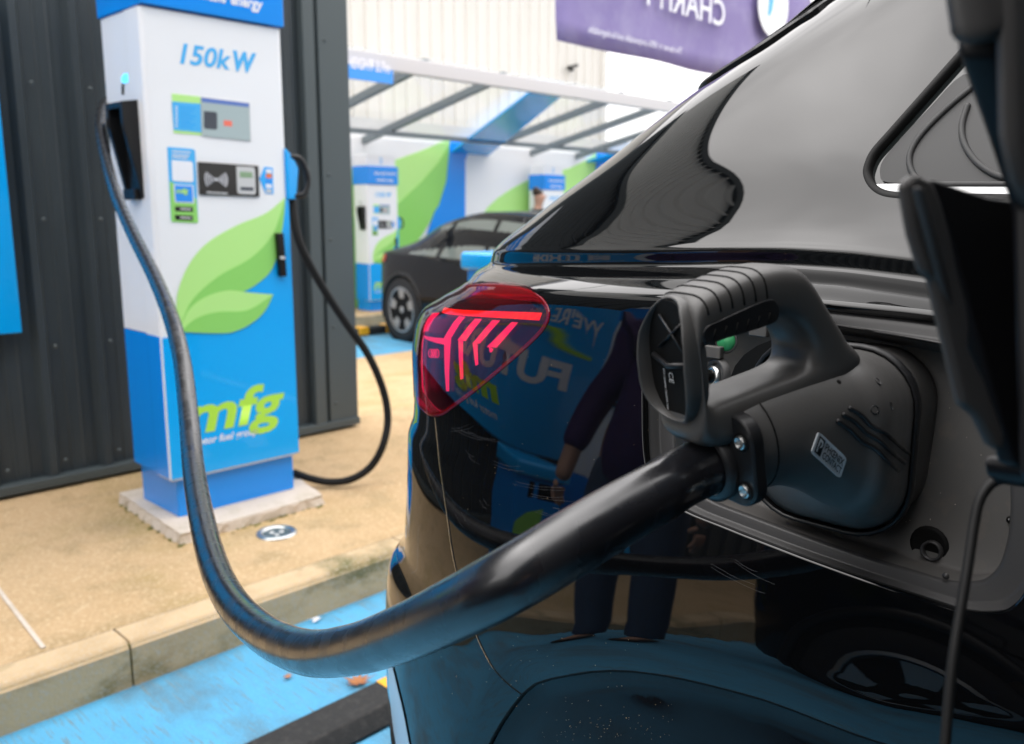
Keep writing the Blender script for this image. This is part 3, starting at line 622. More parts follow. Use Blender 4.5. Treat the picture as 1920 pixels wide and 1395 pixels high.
# ------------------------------------------------------------------ blue cabinet on the pavement behind the car
bx = empty('blue_cabinet', (3.3, 3.1, .12), 'low cabinet with pale blue lid behind the car, in front of the dark parked car', 'cabinet')
t0 = at(866, 492, D=4.5); x0, y0, ztop = t0[0], t0[1]-.0, at(868, 472, D=4.5)[2]; zl = at(868, 506, D=4.5)[2]
b = MB(); b.box(x0, x0+.5, y0-.45, y0+.02, zl, ztop); b.build('lid', M['blue_l'], bx, bevel=.02)
b = MB(); b.box(x0+.03, x0+.47, y0-.42, y0-.01, .12, zl); cbb = b.build('cabinet_body', M['blue'], bx, bevel=.005)
fy = y0-.4215
b = MB(); b.add([(x0+.07, fy, zl-.16), (x0+.24, fy, zl-.16), (x0+.24, fy, zl-.03), (x0+.07, fy, zl-.03)], [(0, 1, 2, 3)]); b.add([(x0+.28, fy, zl-.16), (x0+.33, fy, zl-.16), (x0+.33, fy, zl-.03), (x0+.28, fy, zl-.03)], [(0, 1, 2, 3)]); b.build('dark_window', M['blackp'], cbb)
b = MB(); b.add([(x0+.47-u*.30, fy-.001, .30+v*.36) for u, v in ((0, 0), (.5, .05), (.9, .4), (1, 1), (.5, .8), (.1, .45))], [(0, 1, 2, 3, 4, 5)]); b.build('leaf_print', M['green'], cbb)
bx['label'] = 'low cabinet with pale blue lid just behind the car body'; bx['group'] = 'low blue cabinets'
bx2 = copy_tree(bx); bx2.scale = (.8, .8, .78); bx2.location = (bx.location.x-x0-1.42, bx.location.y-y0+3.12, bx.location.z-.02); bx2['label'] = 'low blue cabinet under the big blue wall sign, outside the left edge'

# ------------------------------------------------------------------ parked fastback (builder; two cars)
ST = [(0, .70, .30, .84, .85, .60), (-.12, .84, .25, .98, 1.00, .56), (-.5, .90, .22, .97, 1.14, .56), (-1.1, .93, .20, .95, 1.35, .58), (-1.8, .94, .20, .93, 1.44, .60), (-2.5, .94, .20, .92, 1.40, .60), (-3.0, .93, .20, .91, 1.20, .60), (-3.4, .92, .20, .90, .95, .62), (-4.1, .88, .22, .76, .80, .55), (-4.5, .72, .28, .56, .58, .4)]
def fastback(name, x, y, z, label, group):
    root = empty(name, (x, y, z), label, 'car', group)
    fn = [pchip([-s[0] for s in ST], [s[k] for s in ST]) for k in range(1, 6)]
    def sec(yy):
        wd, s0, bl, rf, rw = [float(f(-yy)) for f in fn]
        return [(wd*.90, s0), (wd*.985, s0+.14), (wd, .55 if bl > .6 else s0+.2), (wd*.99, bl-.14), (wd*.955, bl-.01), (wd*.945, bl), (rw+(wd*.945-rw)*.5, bl+(rf-bl)*.5), (rw, rf-.03*min(1, (rf-bl)*8)), (rw*.85, rf), (0, rf+.01)]
    ys_ = np.linspace(0, -4.5, 46); V = []; n = 19
    for yy in ys_:
        h = sec(yy); full = [(-a, c) for a, c in h]+[(a, c) for a, c in h[-2::-1]]
        V += [(x+.94+a, y+yy, z+c) for a, c in full]
    Fs = [(i*n+k, i*n+k+1, (i+1)*n+k+1, (i+1)*n+k) for i in range(45) for k in range(n-1)]+[tuple(range(n))[::-1], tuple(45*n+k for k in range(n))]
    mesh('body_shell', V, Fs, M['cpaint'], root, smooth=True)
    def side(yy, f, off, sx=-1):
        h = sec(yy); a, c = h[5], h[7]; mm = h[6]
        px_ = a[0]+(c[0]-a[0])*f; pz_ = a[1]+(c[1]-a[1])*f
        return (x+.94+sx*(px_+off), y+yy, z+pz_)
    for sx in (-1, 1):
        for ya, yb, fa in ((-.72, -1.28, .1), (-1.36, -2.05, .1), (-2.12, -2.85, .1)):
            V = []; m = 9
            for i in range(m):
                yy = ya+(yb-ya)*i/(m-1)
                hi = .9
                if ya == -.72: hi = .12+.78*min(1, i/(m*.55))
                for f in (.06, .35, .65, hi): V.append(side(yy, min(f, hi), .006, sx))
            o = mesh('side_window', V, [(i*4+k, i*4+k+1, i*4+k+5, i*4+k+4) for i in range(m-1) for k in range(3)], M['cglass2'], root, smooth=True)
    V = []
    for yy in np.linspace(-.2, -.95, 8):
        h = sec(yy); V += [(x+.94-h[8][0], y+yy, z+h[8][1]+.008), (x+.94, y+yy, z+h[9][1]+.008), (x+.94+h[8][0], y+yy, z+h[8][1]+.008)]
    mesh('rear_window', V, [(i*3+k, i*3+k+1, i*3+k+4, i*3+k+3) for i in range(7) for k in range(2)], M['cglass'], root, smooth=True)
    for sx in (-1, 1):
        V = []
        for yy in (.006, -.06, -.14, -.24):
            h = sec(min(yy, 0)); V += [(x+.94+sx*(h[4][0]+.006), y+yy, z+h[4][1]-.02), (x+.94+sx*(h[3][0]+.008), y+yy, z+h[3][1]+.03)]
        mesh('tail_light', V, [(i*2, i*2+1, i*2+3, i*2+2) for i in range(3)], M['redl'], root, smooth=True)
        for wy in (-.68, -3.55):
            cx_ = x+.94+sx*.925; R = .355
            b = MB(); b.lathe([(R-.10, .0), (R-.02, .012), (R, -.02), (R, -.2), (R-.1, -.21)], (cx_, y+wy, z+R), (sx, 0, 0), 40); wh_ = b.build('wheel', M['tyre'], root, smooth=True)
            b = MB(); b.lathe([(R-.10, .004), (R-.125, .006), (R-.135, -.03), (.0001, -.035)], (cx_, y+wy, z+R), (sx, 0, 0), 40); b.build('rim', M['blackp'], wh_, smooth=True)
            b = MB()
            for k in range(5):
                a = k*2*math.pi/5+.3; rr = R-.115
                def pt(r, da, o): return (cx_+sx*o, y+wy+r*math.cos(a+da), z+R+r*math.sin(a+da))
                b.prism([pt(.03, -.7, -.012), pt(rr, -.26, 0), pt(rr, .26, 0), pt(.03, .7, -.012)], (-sx*.012, 0, 0))
            b.lathe([(.0001, .002), (.035, .0), (.04, -.01)], (cx_, y+wy, z+R), (sx, 0, 0), 20)
            b.lathe([(R-.10, .005), (R-.115, .008), (R-.125, .0)], (cx_, y+wy, z+R), (sx, 0, 0), 40)
            b.build('spokes', M['rim'], wh_)
            ap = [(math.cos(t), math.sin(t)) for t in np.linspace(-.3, math.pi+.3, 26)]
            xa = x+.94+sx*.915
            b = MB(); b.tube([(xa, y+wy+(R+.045)*u, z+R+(R+.045)*v) for u, v in ap], (.022), 8); b.build('wheel_arch_trim', M['satin'], root, smooth=True)
            b = MB(); b.lathe([(.0001, .004), (R+.05, .004)], (xa, y+wy, z+R), (sx, 0, 0), 32); b.build('wheel_well', M['dark'], root)
        b = MB(); b.box(*sorted((x+.94+sx*.96, x+.94+sx*1.08)), y-3.0, y-2.9, z+.95, z+1.06); b.build('door_mirror', M['cpaint'], root, bevel=.03)
    return root
fb = fastback('parked_car', 6.2-.01, 8.33, -.25, 'dark fastback hatchback parked in the far bay beside the charger', 'parked dark fastback cars')
nbc = copy_tree(fb); nbc.location = (-2.85, 1.45, 0); fb.rotation_euler.z = math.radians(-6.5); nbc['label'] = 'dark fastback car in the bay left of the camera, seen only as a reflection'

# ------------------------------------------------------------------ people
def skin_mesh(name, pts, edges, m, parent, sub=2, root_i=0):
    p0 = wloc(parent); me = bpy.data.meshes.new(name); me.from_pydata([(a-p0.x, c-p0.y, d-p0.z) for a, c, d, *_ in pts], edges, [])
    me.materials.append(m); o = put(name, me, parent); s = o.modifiers.new('skin', 'SKIN'); s.use_smooth_shade = True
    for v, q in zip(me.skin_vertices[0].data, pts): v.radius = (q[3], q[4] if len(q) > 4 else q[3])
    for i, v in enumerate(me.skin_vertices[0].data): v.use_root = (i == root_i)
    sb_ = o.modifiers.new('sub', 'SUBSURF'); sb_.levels = sb_.render_levels = sub
    return o
def person(name, x, y, z, ang, label, top, bot, H=1.75, arms='down'):
    root = empty(name, (x, y, z), label, 'person'); k = H/1.75; ca, sa = math.cos(ang), math.sin(ang)
    def T(a, c, d, *r): return (x+k*(a*ca-c*sa), y+k*(a*sa+c*ca), z+k*d)+tuple(k*q for q in r)
    if arms == 'hold': armL = [(.21, .05, 1.16), (.20, .26, 1.12), (.14, .38, 1.22)]; armR = [(-.21, .05, 1.16), (-.20, .26, 1.12), (-.14, .38, 1.22)]
    else: armL = [(.235, 0, 1.13), (.25, .05, .88), (.25, .08, .80)]; armR = [(-.235, 0, 1.13), (-.25, .05, .88), (-.25, .08, .80)]
    body = [T(0, 0, .95, .15, .11), T(0, 0, 1.15, .13, .10), T(0, 0, 1.38, .15, .105), T(0, -.01, 1.46, .06, .06), T(0, 0, 1.53, .055, .055), T(0, .015, 1.60, .075, .09), T(0, .015, 1.68, .075, .09),
            T(.18, 0, 1.40, .06), T(*armL[0], .045), T(*armL[1], .033), T(*armL[2], .03), T(-.18, 0, 1.40, .06), T(*armR[0], .045), T(*armR[1], .033), T(*armR[2], .03),
            T(.09, 0, .86, .085), T(.10, .02, .48, .055), T(.10, -.01, .10, .04), T(.10, .14, .04, .04, .03), T(-.09, 0, .86, .085), T(-.10, .02, .48, .055), T(-.10, -.01, .10, .04), T(-.10, .14, .04, .04, .03)]
    E_ = [(0, 1), (1, 2), (2, 3), (3, 4), (4, 5), (5, 6), (2, 7), (7, 8), (8, 9), (9, 10), (2, 11), (11, 12), (12, 13), (13, 14), (0, 15), (15, 16), (16, 17), (17, 18), (0, 19), (19, 20), (20, 21), (21, 22)]
    skin_mesh('body', body, E_, M['skin'], root)
    j = [T(0, 0, .80, .185, .14), T(0, 0, 1.15, .17, .13), T(0, 0, 1.36, .175, .125), T(0, -.01, 1.455, .085, .08), T(.19, 0, 1.39, .08), T(*armL[0], .062), T(*armL[1], .048), T(-.19, 0, 1.39, .08), T(*armR[0], .062), T(*armR[1], .048)]
    skin_mesh('jacket', j, [(0, 1), (1, 2), (2, 3), (2, 4), (4, 5), (5, 6), (2, 7), (7, 8), (8, 9)], top, root)
    t = [T(0, 0, 1.0, .14, .11), T(.09, 0, .82, .105), T(.10, .02, .48, .075), T(.10, -.01, .09, .065), T(-.09, 0, .82, .105), T(-.10, .02, .48, .075), T(-.10, -.01, .09, .065)]
    skin_mesh('trousers', t, [(0, 1), (1, 2), (2, 3), (0, 4), (4, 5), (5, 6)], bot, root)
    for s in (-1, 1):
        skin_mesh('shoe', [T(s*.10, -.05, .045, .05, .045), T(s*.10, .08, .045, .052, .04), T(s*.10, .18, .035, .045, .032)], [(0, 1), (1, 2)], M['shoe'], root)
    skin_mesh('hair', [T(0, -.03, 1.62, .075, .075), T(0, -.015, 1.70, .088, .092), T(0, .02, 1.735, .075, .085)], [(0, 1), (1, 2)], M['hair'], root)
    skin_mesh('nose', [T(0, .098, 1.645, .010), T(0, .118, 1.618, .013)], [(0, 1)], M['skin'], root, sub=1)
    for s in (-1, 1):
        skin_mesh('ear', [T(s*.078, .0, 1.645, .008, .02), T(s*.084, 0, 1.61, .007, .014)], [(0, 1)], M['skin'], root, sub=1)
        hz = armL if s > 0 else armR; a, c, d = hz[2]; a *= 1 if s > 0 else 1
        for f in range(4):
            o_ = (f-1.5)*.02; ln = (.065, .078, .072, .055)[f]
            if arms == 'hold': P = [T(a, c+.01, d+o_*.9, .009), T(a-s*.03, c+.03, d+o_, .008), T(a-s*.06, c+.01, d+o_, .007)]
            else: P = [T(a, c+o_, d-.02, .009), T(a, c+o_+.005, d-.02-ln*.5, .008), T(a-s*.015, c+o_+.01, d-.02-ln, .007)]
            skin_mesh('finger', P, [(0, 1), (1, 2)], M['skin'], root, sub=1)
        skin_mesh('thumb', [T(a, c+.03, d, .010), T(a-s*.02, c+.055, d-.02, .009)], [(0, 1)], M['skin'], root, sub=1)
    return root
pf = at(1010, 352, D=12.2)
person('person', pf[0], pf[1], -.25, math.radians(200), 'person with short brown hair and dark coat standing beyond the parked car', M['coatd'], M['jeans'], H=max(1.5, (pf[2]+.25)*1.0))
M['coatb'] = mat('black_coat', (.012, .012, .014), .8)
ph = person('person', -.46, -.50, 0, math.radians(-45), 'person in black coat holding a camera, standing behind the viewpoint, outside the frame', M['coatb'], M['jeans'], H=1.82)
pr = person('person', -.74, 1.62, 0, math.radians(-110), 'person in purple jacket and jeans, seen only as a reflection in the car side', M['jacket'], M['jeans'], H=1.80)

# ================================================================== the black SUV
KX = pchip([.20, .45, .65, .80, .92, 1.00, 1.06, 1.10, 1.122, 1.134, 1.1385, 1.1410, 1.1440, 1.150, 1.1560, 1.1590, 1.1620, 1.1745, 1.179, 1.19, 1.25, 1.32, 1.38, 1.45, 1.50, 1.54, 1.57],
           [.520, .496, .4865, .4895, .5005, .5125, .5225, .5305, .5350, .5380, .5405, .5440, .5510, .5685, .5890, .5985, .6030, .6050, .6085, .616, .648, .690, .730, .785, .850, .94, 1.10])
_t = np.linspace(0, 1, 401); _ph = math.pi/2*(_t-np.sin(2*math.pi*_t)/(2*math.pi))
_sx = np.concatenate([[0], np.cumsum((np.sin(_ph[1:])+np.sin(_ph[:-1]))/2)*(_t[1])]); _sy = np.concatenate([[0], np.cumsum((np.cos(_ph[1:])+np.cos(_ph[:-1]))/2)*(_t[1])]); KK = _sx[-1]
RYk = pchip([.2, .9, 1.1, 1.16, 1.2, 1.57], [.42, .42, .40, .36, .34, .26]); RXk = pchip([.2, .9, 1.1, 1.16, 1.57], [.36, .36, .36, .34, .34])
SH = .07
_zs = pchip([-4, -1, -.2, .05, .14, .19, .235, .27, .31, .36, .42, 1.0], [-.05, -.035, -.028, -.020, -.0125, -.0080, -.0045, -.0025, -.0020, -.0035, -.0068, -.0329])
def zshift(Y, zt): return _zs(Y)*sstep(1.0, 1.13, zt)*sstep(1.60, 1.3, zt)
SIL = [(.30, .775), (.44, .766), (.57, .761), (.66, .757), (.73, .761), (.765, .768), (.785, .785), (.81, .798), (.865, .804), (.936, .809), (.96, .820), (1.055, .823), (1.080, .828), (1.103, .841), (1.124, .885), (1.141, .932), (1.157, .970), (1.176, .992), (1.212, 1.084), (1.267, 1.266), (1.330, 1.535), (1.366, 1.80), (1.388, 1.99), (1.425, 2.30), (1.57, 2.9)]
def base(a, zt, yr, off=0.0):
    a = np.asarray(a, float); Ry = RYk(zt); Rx = RXk(zt); a0 = yr-Ry; Lc = Ry/KK
    t = np.clip((a-a0)/Lc, 0, 1); X = KX(zt)+Rx*np.interp(t, _t, _sx)/KK; Y = np.where(a < a0, a, a0+Ry*np.interp(t, _t, _sy)/KK)
    X = X+np.maximum(0, a-a0-Lc)
    X = X+SH*np.maximum(0, Y+.3)**2
    return X, Y
_yr = []
for zt, rho in SIL:
    lo, hi = .3, 1.8
    for _ in range(40):
        m_ = (lo+hi)/2; X, Y = base(np.linspace(.0, m_+.5, 500), zt, m_); r_ = (X/np.maximum(Y, 1e-3)).min()
        if r_ > rho: lo = m_
        else: hi = m_
    _yr.append(m_)
YR = pchip([s[0] for s in SIL], _yr)
ARC = np.array([(-.62, .50), (-.52, .70), (-.36, .815), (-.2, .865), (-.05, .885), (.10, .886)])   # arch seam (Y, z), completed below
def S(a, zt, off=0.0, raw=False):
    a = np.asarray(a, float); zt = np.asarray(zt, float)
    a, zt = np.broadcast_arrays(a, zt)
    def pos(a, zt):
        X, Y = base(a, zt, YR(zt)); Z = zt+zshift(Y, zt)
        # flare round the rear wheel: surface tucks in below the crease
        dd = seamd(Y, Z); ff = np.clip(1-np.maximum(dd, -.05)/.034, 0, 1.5)
        side = sstep(.85, .55, Y)*sstep(-1.0, -.7, Y)
        X = X+side*(.006*ff**1.5)
        fr = np.maximum(0, -2.9-Y); X = X+.30*fr**2.2
        return np.stack([X, Y, Z], -1)
    P = pos(a, zt)
    if np.ndim(off) or off != 0.0:
        e = 2e-3; n = np.cross(pos(a+e, zt)-pos(a-e, zt), pos(a, zt+e)-pos(a, zt-e)); n /= np.linalg.norm(n, axis=-1, keepdims=True)+1e-12
        n = np.where(n[..., :1] > 0, -n, n) if False else n*np.sign((n*np.array([-1., .4, .2])).sum(-1, keepdims=True))
        P = P+n*np.asarray(off)[..., None] if np.ndim(off) else P+n*off
    return P
AC = (.02, .42)   # wheel centre (Y, z)
_sp = [at(x, y, X=.525) for x, y in [(962, 1309), (1056, 1273), (1150, 1262), (1250, 1270), (1400, 1300), (1721, 1395)]]
_sa = [math.atan2(p[2]-AC[1], p[1]-AC[0]) for p in _sp]; _sr = [math.hypot(p[2]-AC[1], p[1]-AC[0]) for p in _sp]
_A = [0.0]+_sa; _R = [.60]+_sr; _A = _A+[2*math.atan2(1, 0)-a for a in [_sa[4], _sa[3], _sa[2], _sa[1], _sa[0]]]+[math.pi]; _R = _R+[_sr[4], _sr[3], _sr[2], _sr[1], _sr[0]]+[.60]
_i = np.argsort(_A); SR = pchip(np.array(_A)[_i], np.array(_R)[_i])
def seamd(Y, Z):
    an = np.arctan2(Z-AC[1], Y-AC[0]); an = np.where(an < -math.pi/2, an+2*math.pi, an)
    return np.hypot(Y-AC[0], Z-AC[1])-SR(np.clip(an, 0, math.pi))
# pixel -> surface parameters (the photograph's outlines are read off on to the real surface)
GA, GZ = np.meshgrid(np.linspace(-.1, 1.25, 271), np.linspace(.3, 1.5, 301), indexing='ij'); GP = S(GA, GZ)
def proj(P):
    d = P-CP; z = d@FW; return 960+F*(d@RT)/z, 697.5-F*(d@UP)/z, z
_gx, _gy, _gz_ = proj(GP)
_gn = np.cross(S(GA+2e-3, GZ)-GP, S(GA, GZ+2e-3)-GP); _gf = ((GP-CP)*_gn).sum(-1); _vis = _gf*np.sign(np.median(_gf[:60])) > 0
def pix(x, y, off=0.0):
    k = np.argmin(np.where(_vis, (_gx-x)**2+(_gy-y)**2, 1e12)); a, zt = GA.flat[k], GZ.flat[k]
    for _ in range(8):
        e = 1e-4; f0 = np.array(proj(S(a, zt, off))[:2]); r_ = np.array((x, y))-f0
        J = np.stack([(np.array(proj(S(a+e, zt, off))[:2])-f0)/e, (np.array(proj(S(a, zt+e, off))[:2])-f0)/e], 1)
        try: st = np.linalg.lstsq(J, r_, rcond=1e-3)[0]
        except Exception: break
        st = np.clip(st, -.02, .02); a, zt = a+st[0], np.clip(zt+st[1], .25, 1.55)
        if np.abs(r_).max() < .05: break
    return float(a), float(zt)
def inpoly(px_, py_, Q):
    Q = np.asarray(Q); x1, y1 = Q[:, 0], Q[:, 1]; x2, y2 = np.roll(x1, -1), np.roll(y1, -1); r = np.zeros(np.shape(px_), bool)
    for a, c, d, e in zip(x1, y1, x2, y2):
        if c == e: continue
        r ^= ((c > py_) != (e > py_)) & (px_ < (d-a)*(py_-c)/(e-c)+a)
    return r
def cut(A, Z, Fs, polys):
    """snap the parameter grid (A, Z) on to closed outlines; returns A, Z and a list of (faces outside all, [faces inside k])"""
    A = A.copy(); Z = Z.copy(); keep = Fs; inner = []
    E_ = None
    for Q in polys:
        Q = np.asarray(Q, float); on = np.zeros(len(A), bool); ins = inpoly(A, Z, Q)
        ed = set()
        for f in keep:
            for i in range(len(f)):
                a, c = f[i], f[(i+1) % len(f)]
                if ins[a] != ins[c]: ed.add((min(a, c), max(a, c)))
        cand = {}
        seg0 = Q; seg1 = np.roll(Q, -1, 0); dv = seg1-seg0; l2 = (dv**2).sum(1)+1e-18
        def near(i):
            p = np.array((A[i], Z[i])); t = np.clip(((p-seg0)*dv).sum(1)/l2, 0, 1); q = seg0+dv*t[:, None]; d2 = ((q-p)**2).sum(1); k = d2.argmin(); return d2[k], q[k]
        NE = {}
        for a, c in ed:
            for i in (a, c):
                if i not in NE: NE[i] = near(i)
        for a, c in ed:
            i = a if NE[a][0] < NE[c][0] else c
            on[i] = True
        for i in np.nonzero(on)[0]: A[i], Z[i] = NE[i][1]
        lab = np.where(on, 0, np.where(ins, -1, 1)); ko = []; ki = []
        def cls(f):
            s = [lab[i] for i in f if lab[i] != 0]
            if s: return s[0] if all(q == s[0] for q in s) else 0
            return -1 if inpoly(np.array([A[list(f)].mean()]), np.array([Z[list(f)].mean()]), Q)[0] else 1
        for f in keep:
            c = cls(f)
            if c == 0 and len(f) == 4:
                d1 = [(f[0], f[1], f[2]), (f[0], f[2], f[3])]; d2 = [(f[1], f[2], f[3]), (f[1], f[3], f[0])]
                tri = d1 if all(cls(q) != 0 for q in d1) else d2
                for q in tri: (ki if cls(q) == -1 else ko).append(q)
            elif c == -1: ki.append(f)
            else: ko.append(f)
        keep = ko; inner.append(ki)
    return A, Z, keep, inner
def dens(P, n=10, closed=True): return np.array(spline(P, n, closed))
def ppoly(px_, n=6, closed=True, off=0.0): return dens([pix(x, y, off) for x, y in px_], n, closed)

# outlines on the surface
PORT = ppoly([(1205, 700), (1203, 760), (1207, 860), (1226, 915), (1276, 957), (1361, 993), (1481, 1040), (1560, 1069), (1631, 1094), (1720, 1123), (1800, 1148), (1856, 1153), (1897, 1143), (1930, 1100), (1950, 1000), (1945, 850), (1925, 720), (1880, 630), (1810, 592), (1738, 580), (1630, 569), (1526, 560), (1420, 556), (1320, 562), (1255, 585), (1218, 630)])
_l = [(1031, 592), (1022, 615), (1000, 640), (950, 685), (890, 735), (845, 768), (822, 781), (800, 777)]
lp = [pix(x, y) for x, y in _l]; lt = [pix(x, y) for x, y in [(880, 531), (940, 530), (985, 536), (1010, 550), (1026, 570)]]
az = lp[-1][0]
LAMP = dens(lt+lp+[(az+.07, lp[-1][1]+.004), (az+.22, lp[-1][1]+.02), (az+.30, lp[-1][1]+.05), (az+.30, lt[0][1]-.035), (az+.22, lt[0][1]-.012)], 6)
WIN = ppoly([(1620, 325), (1624, 303), (1636, 280), (1665, 247), (1720, 185), (1790, 106), (1830, 62), (1880, 10), (1940, -40), (2100, -60), (2300, -60), (2400, 380), (2000, 376), (1880, 374), (1760, 372), (1690, 370), (1652, 364), (1630, 348)], 4)

as_ = np.concatenate([np.linspace(-3.75, -.32, 30), np.arange(-.26, 1.30, .0055)]); zs_ = np.concatenate([np.arange(.22, .70, .02), np.arange(.70, 1.125, .006), np.arange(1.125, 1.195, .0015), np.arange(1.196, 1.44, .006), np.arange(1.44, 1.571, .013)])
na, nzz = len(as_), len(zs_); A0, Z0 = np.meshgrid(as_, zs_, indexing='ij'); A0 = A0.ravel(); Z0 = Z0.ravel()
# the greenhouse only runs back from the windscreen; the shell is stopped there
F0 = [(i*nzz+j, (i+1)*nzz+j, (i+1)*nzz+j+1, i*nzz+j+1) for i in range(na-1) for j in range(nzz-1) if not (zs_[j] > 1.175 and as_[i+1] < -2.15-(1.5-zs_[j])*1.6)]
an_ = np.linspace(math.pi+.12, -.12, 80); OPEN = np.array([(AC[0]+(float(SR(np.clip(t, 0, math.pi)))-.13)*math.cos(t), AC[1]+(float(SR(np.clip(t, 0, math.pi)))-.13)*math.sin(t)) for t in an_]+[(AC[0]+.47, .1), (AC[0]-.47, .1)])
SEAM = np.array([(AC[0]+float(SR(np.clip(t, 0, math.pi)))*math.cos(t), AC[1]+float(SR(np.clip(t, 0, math.pi)))*math.sin(t)) for t in an_]+[(AC[0]+.60, .1), (AC[0]-.60, .1)])
A1, Z1, FB, INN = cut(A0, Z0, F0, [PORT, LAMP, WIN, SEAM])
SUV = empty('electric_car', (1.47, -1.4, 0), 'glossy black electric car with its rear charging flap open, filling the right side', 'car')
def shell(name, Fs, m, off=0.0, A=A1, Z=Z1, **k):
    idx = sorted({i for f in Fs for i in f}); mp_ = {i: n for n, i in enumerate(idx)}; P = S(A[idx], Z[idx], off)
    return mesh(name, P, [tuple(mp_[i] for i in f)[::-1] for f in Fs], m, SUV, smooth=True, **k)
body = shell('body_shell', FB, M['paint'])
# wheel arch cladding: between the seam and the wheel opening
A2, Z2, FC, IN2 = cut(A1, Z1, INN[3], [OPEN]); shell('wheel_arch_cladding', FC, M['gloss'], -.004, A=A2, Z=Z2)
seam3 = [S(a, z, -.002) for a, z in SEAM[:80]]
b = MB(); b.tube([p for p in seam3], .0022, 6); b.build('arch_seam', M['dark'], SUV, smooth=True)
# far side, roof and nose of the car, mirrored from the same surface
W2 = 1.47
idx = [i*nzz+j for i in range(na) for j in range(nzz)]; P = S(A0, Z0); P[:, 0] = 2*W2-P[:, 0]
mesh('far_side_shell', P[::1], [f[::-1] for f in F0 if True][::1], M['paint'], SUV, smooth=True)
# rear face strip between both sides
ae = as_[-1]; V = []; ks = list(range(nzz))
for j in ks:
    p = S(ae, zs_[j]); V += [p, (W2, p[1]+.02, p[2]), (2*W2-p[0], p[1], p[2])]
mesh('tailgate', V, [(3*i+k, 3*i+k+1, 3*i+k+4, 3*i+k+3) for i in range(nzz-1) for k in range(2)], M['paint'], SUV, smooth=True)
V = []
for y in np.linspace(-2.1, .20, 12):
    p = S(y, 1.565); dz = 0 if y > -1.9 else 0; V += [tuple(p), (W2, y, p[2]+.03), (2*W2-p[0], p[1], p[2])]
mesh('roof', V, [(3*i+k, 3*i+k+1, 3*i+k+4, 3*i+k+3) for i in range(11) for k in range(2)], M['paint'], SUV, smooth=True)
V = []
for y in np.linspace(-3.75, -2.2, 10):
    p = S(y, 1.16); V += [tuple(p), (W2, y, p[2]+.04-.25*max(0, (-2.9-y))**2), (2*W2-p[0], p[1], p[2])]
mesh('bonnet', V, [(3*i+k, 3*i+k+1, 3*i+k+4, 3*i+k+3) for i in range(9) for k in range(2)], M['paint'], SUV, smooth=True)
V = []
for j in range(0, nzz):
    if zs_[j] > 1.16: break
    p = S(-3.75, zs_[j]); V += [tuple(p), (W2, p[1]-.15, p[2]), (2*W2-p[0], p[1], p[2])]
mesh('front_bumper', V, [(3*i+k, 3*i+k+1, 3*i+k+4, 3*i+k+3) for i in range(len(V)//3-1) for k in range(2)], M['paint'], SUV, smooth=True)
V = []
for zt in np.linspace(1.17, 1.565, 8):
    y = -2.15-(1.5-zt)*1.6; p = S(y, zt); V += [tuple(p), (W2, y-.06, p[2]), (2*W2-p[0], p[1], p[2])]
mesh('windscreen', V, [(3*i+k, 3*i+k+1, 3*i+k+4, 3*i+k+3) for i in range(7) for k in range(2)], M['cglass'], SUV, smooth=True)
b = MB(); b.box(.66, 2.28, -3.7, .85, .22, .36); b.box(.62, 2.3, -.9, .60, .30, .98) if False else None; b.build('underbody', M['dark'], SUV)
# inner shadow box so that nothing shows through the openings
V, Fs = rbox(.72, 2.2, -2.0, .45, .36, 1.12, .08); mesh('inner_structure', V, Fs, M['dark'], SUV)
for sx in (0, 1):
    for wy in (AC[0], -2.85):
        cx_ = .60 if sx == 0 else 2*W2-.60; s_ = -1 if sx == 0 else 1; R = .375
        b = MB(); b.lathe([(R-.11, .0), (R-.02, .010), (R, -.02), (R, -.22), (R-.1, -.23)], (cx_, wy, R), (s_, 0, 0), 48); wh_ = b.build('wheel', M['tyre'], SUV, smooth=True)
        b = MB(); b.lathe([(R-.11, .003), (R-.13, .005), (R-.14, -.04), (.0001, -.05)], (cx_, wy, R), (s_, 0, 0), 48); b.build('rim', M['rim'], wh_, smooth=True)
for wy in (-2.85,):
    b = MB(); b.lathe([(.0001, .004), (.43, .004)], (.505, wy, .40), (-1, 0, 0), 40); b.build('front_wheel_well', M['dark'], SUV)

# ---- seams
def line_on(name, px_, r, m, off=0.0, n=8):
    P = [pix(x, y) for x, y in px_]; D_ = np.array(spline(P, n)); b = MB(); b.tube([S(a, z, off) for a, z in D_], r, 6); return b.build(name, m, SUV, smooth=True)
line_on('bumper_seam', [(817, 783), (822, 830), (830, 900), (840, 970), (850, 1040), (868, 1115), (888, 1175), (915, 1235), (945, 1275), (978, 1302)], .0011, M['dark'], -.0004)
line_on('bumper_seam', [(815, 783), (820, 830), (828, 900), (838, 970), (848, 1040), (866, 1115), (886, 1175), (913, 1235), (943, 1275)], .00028, M['kerb'], -.0001)

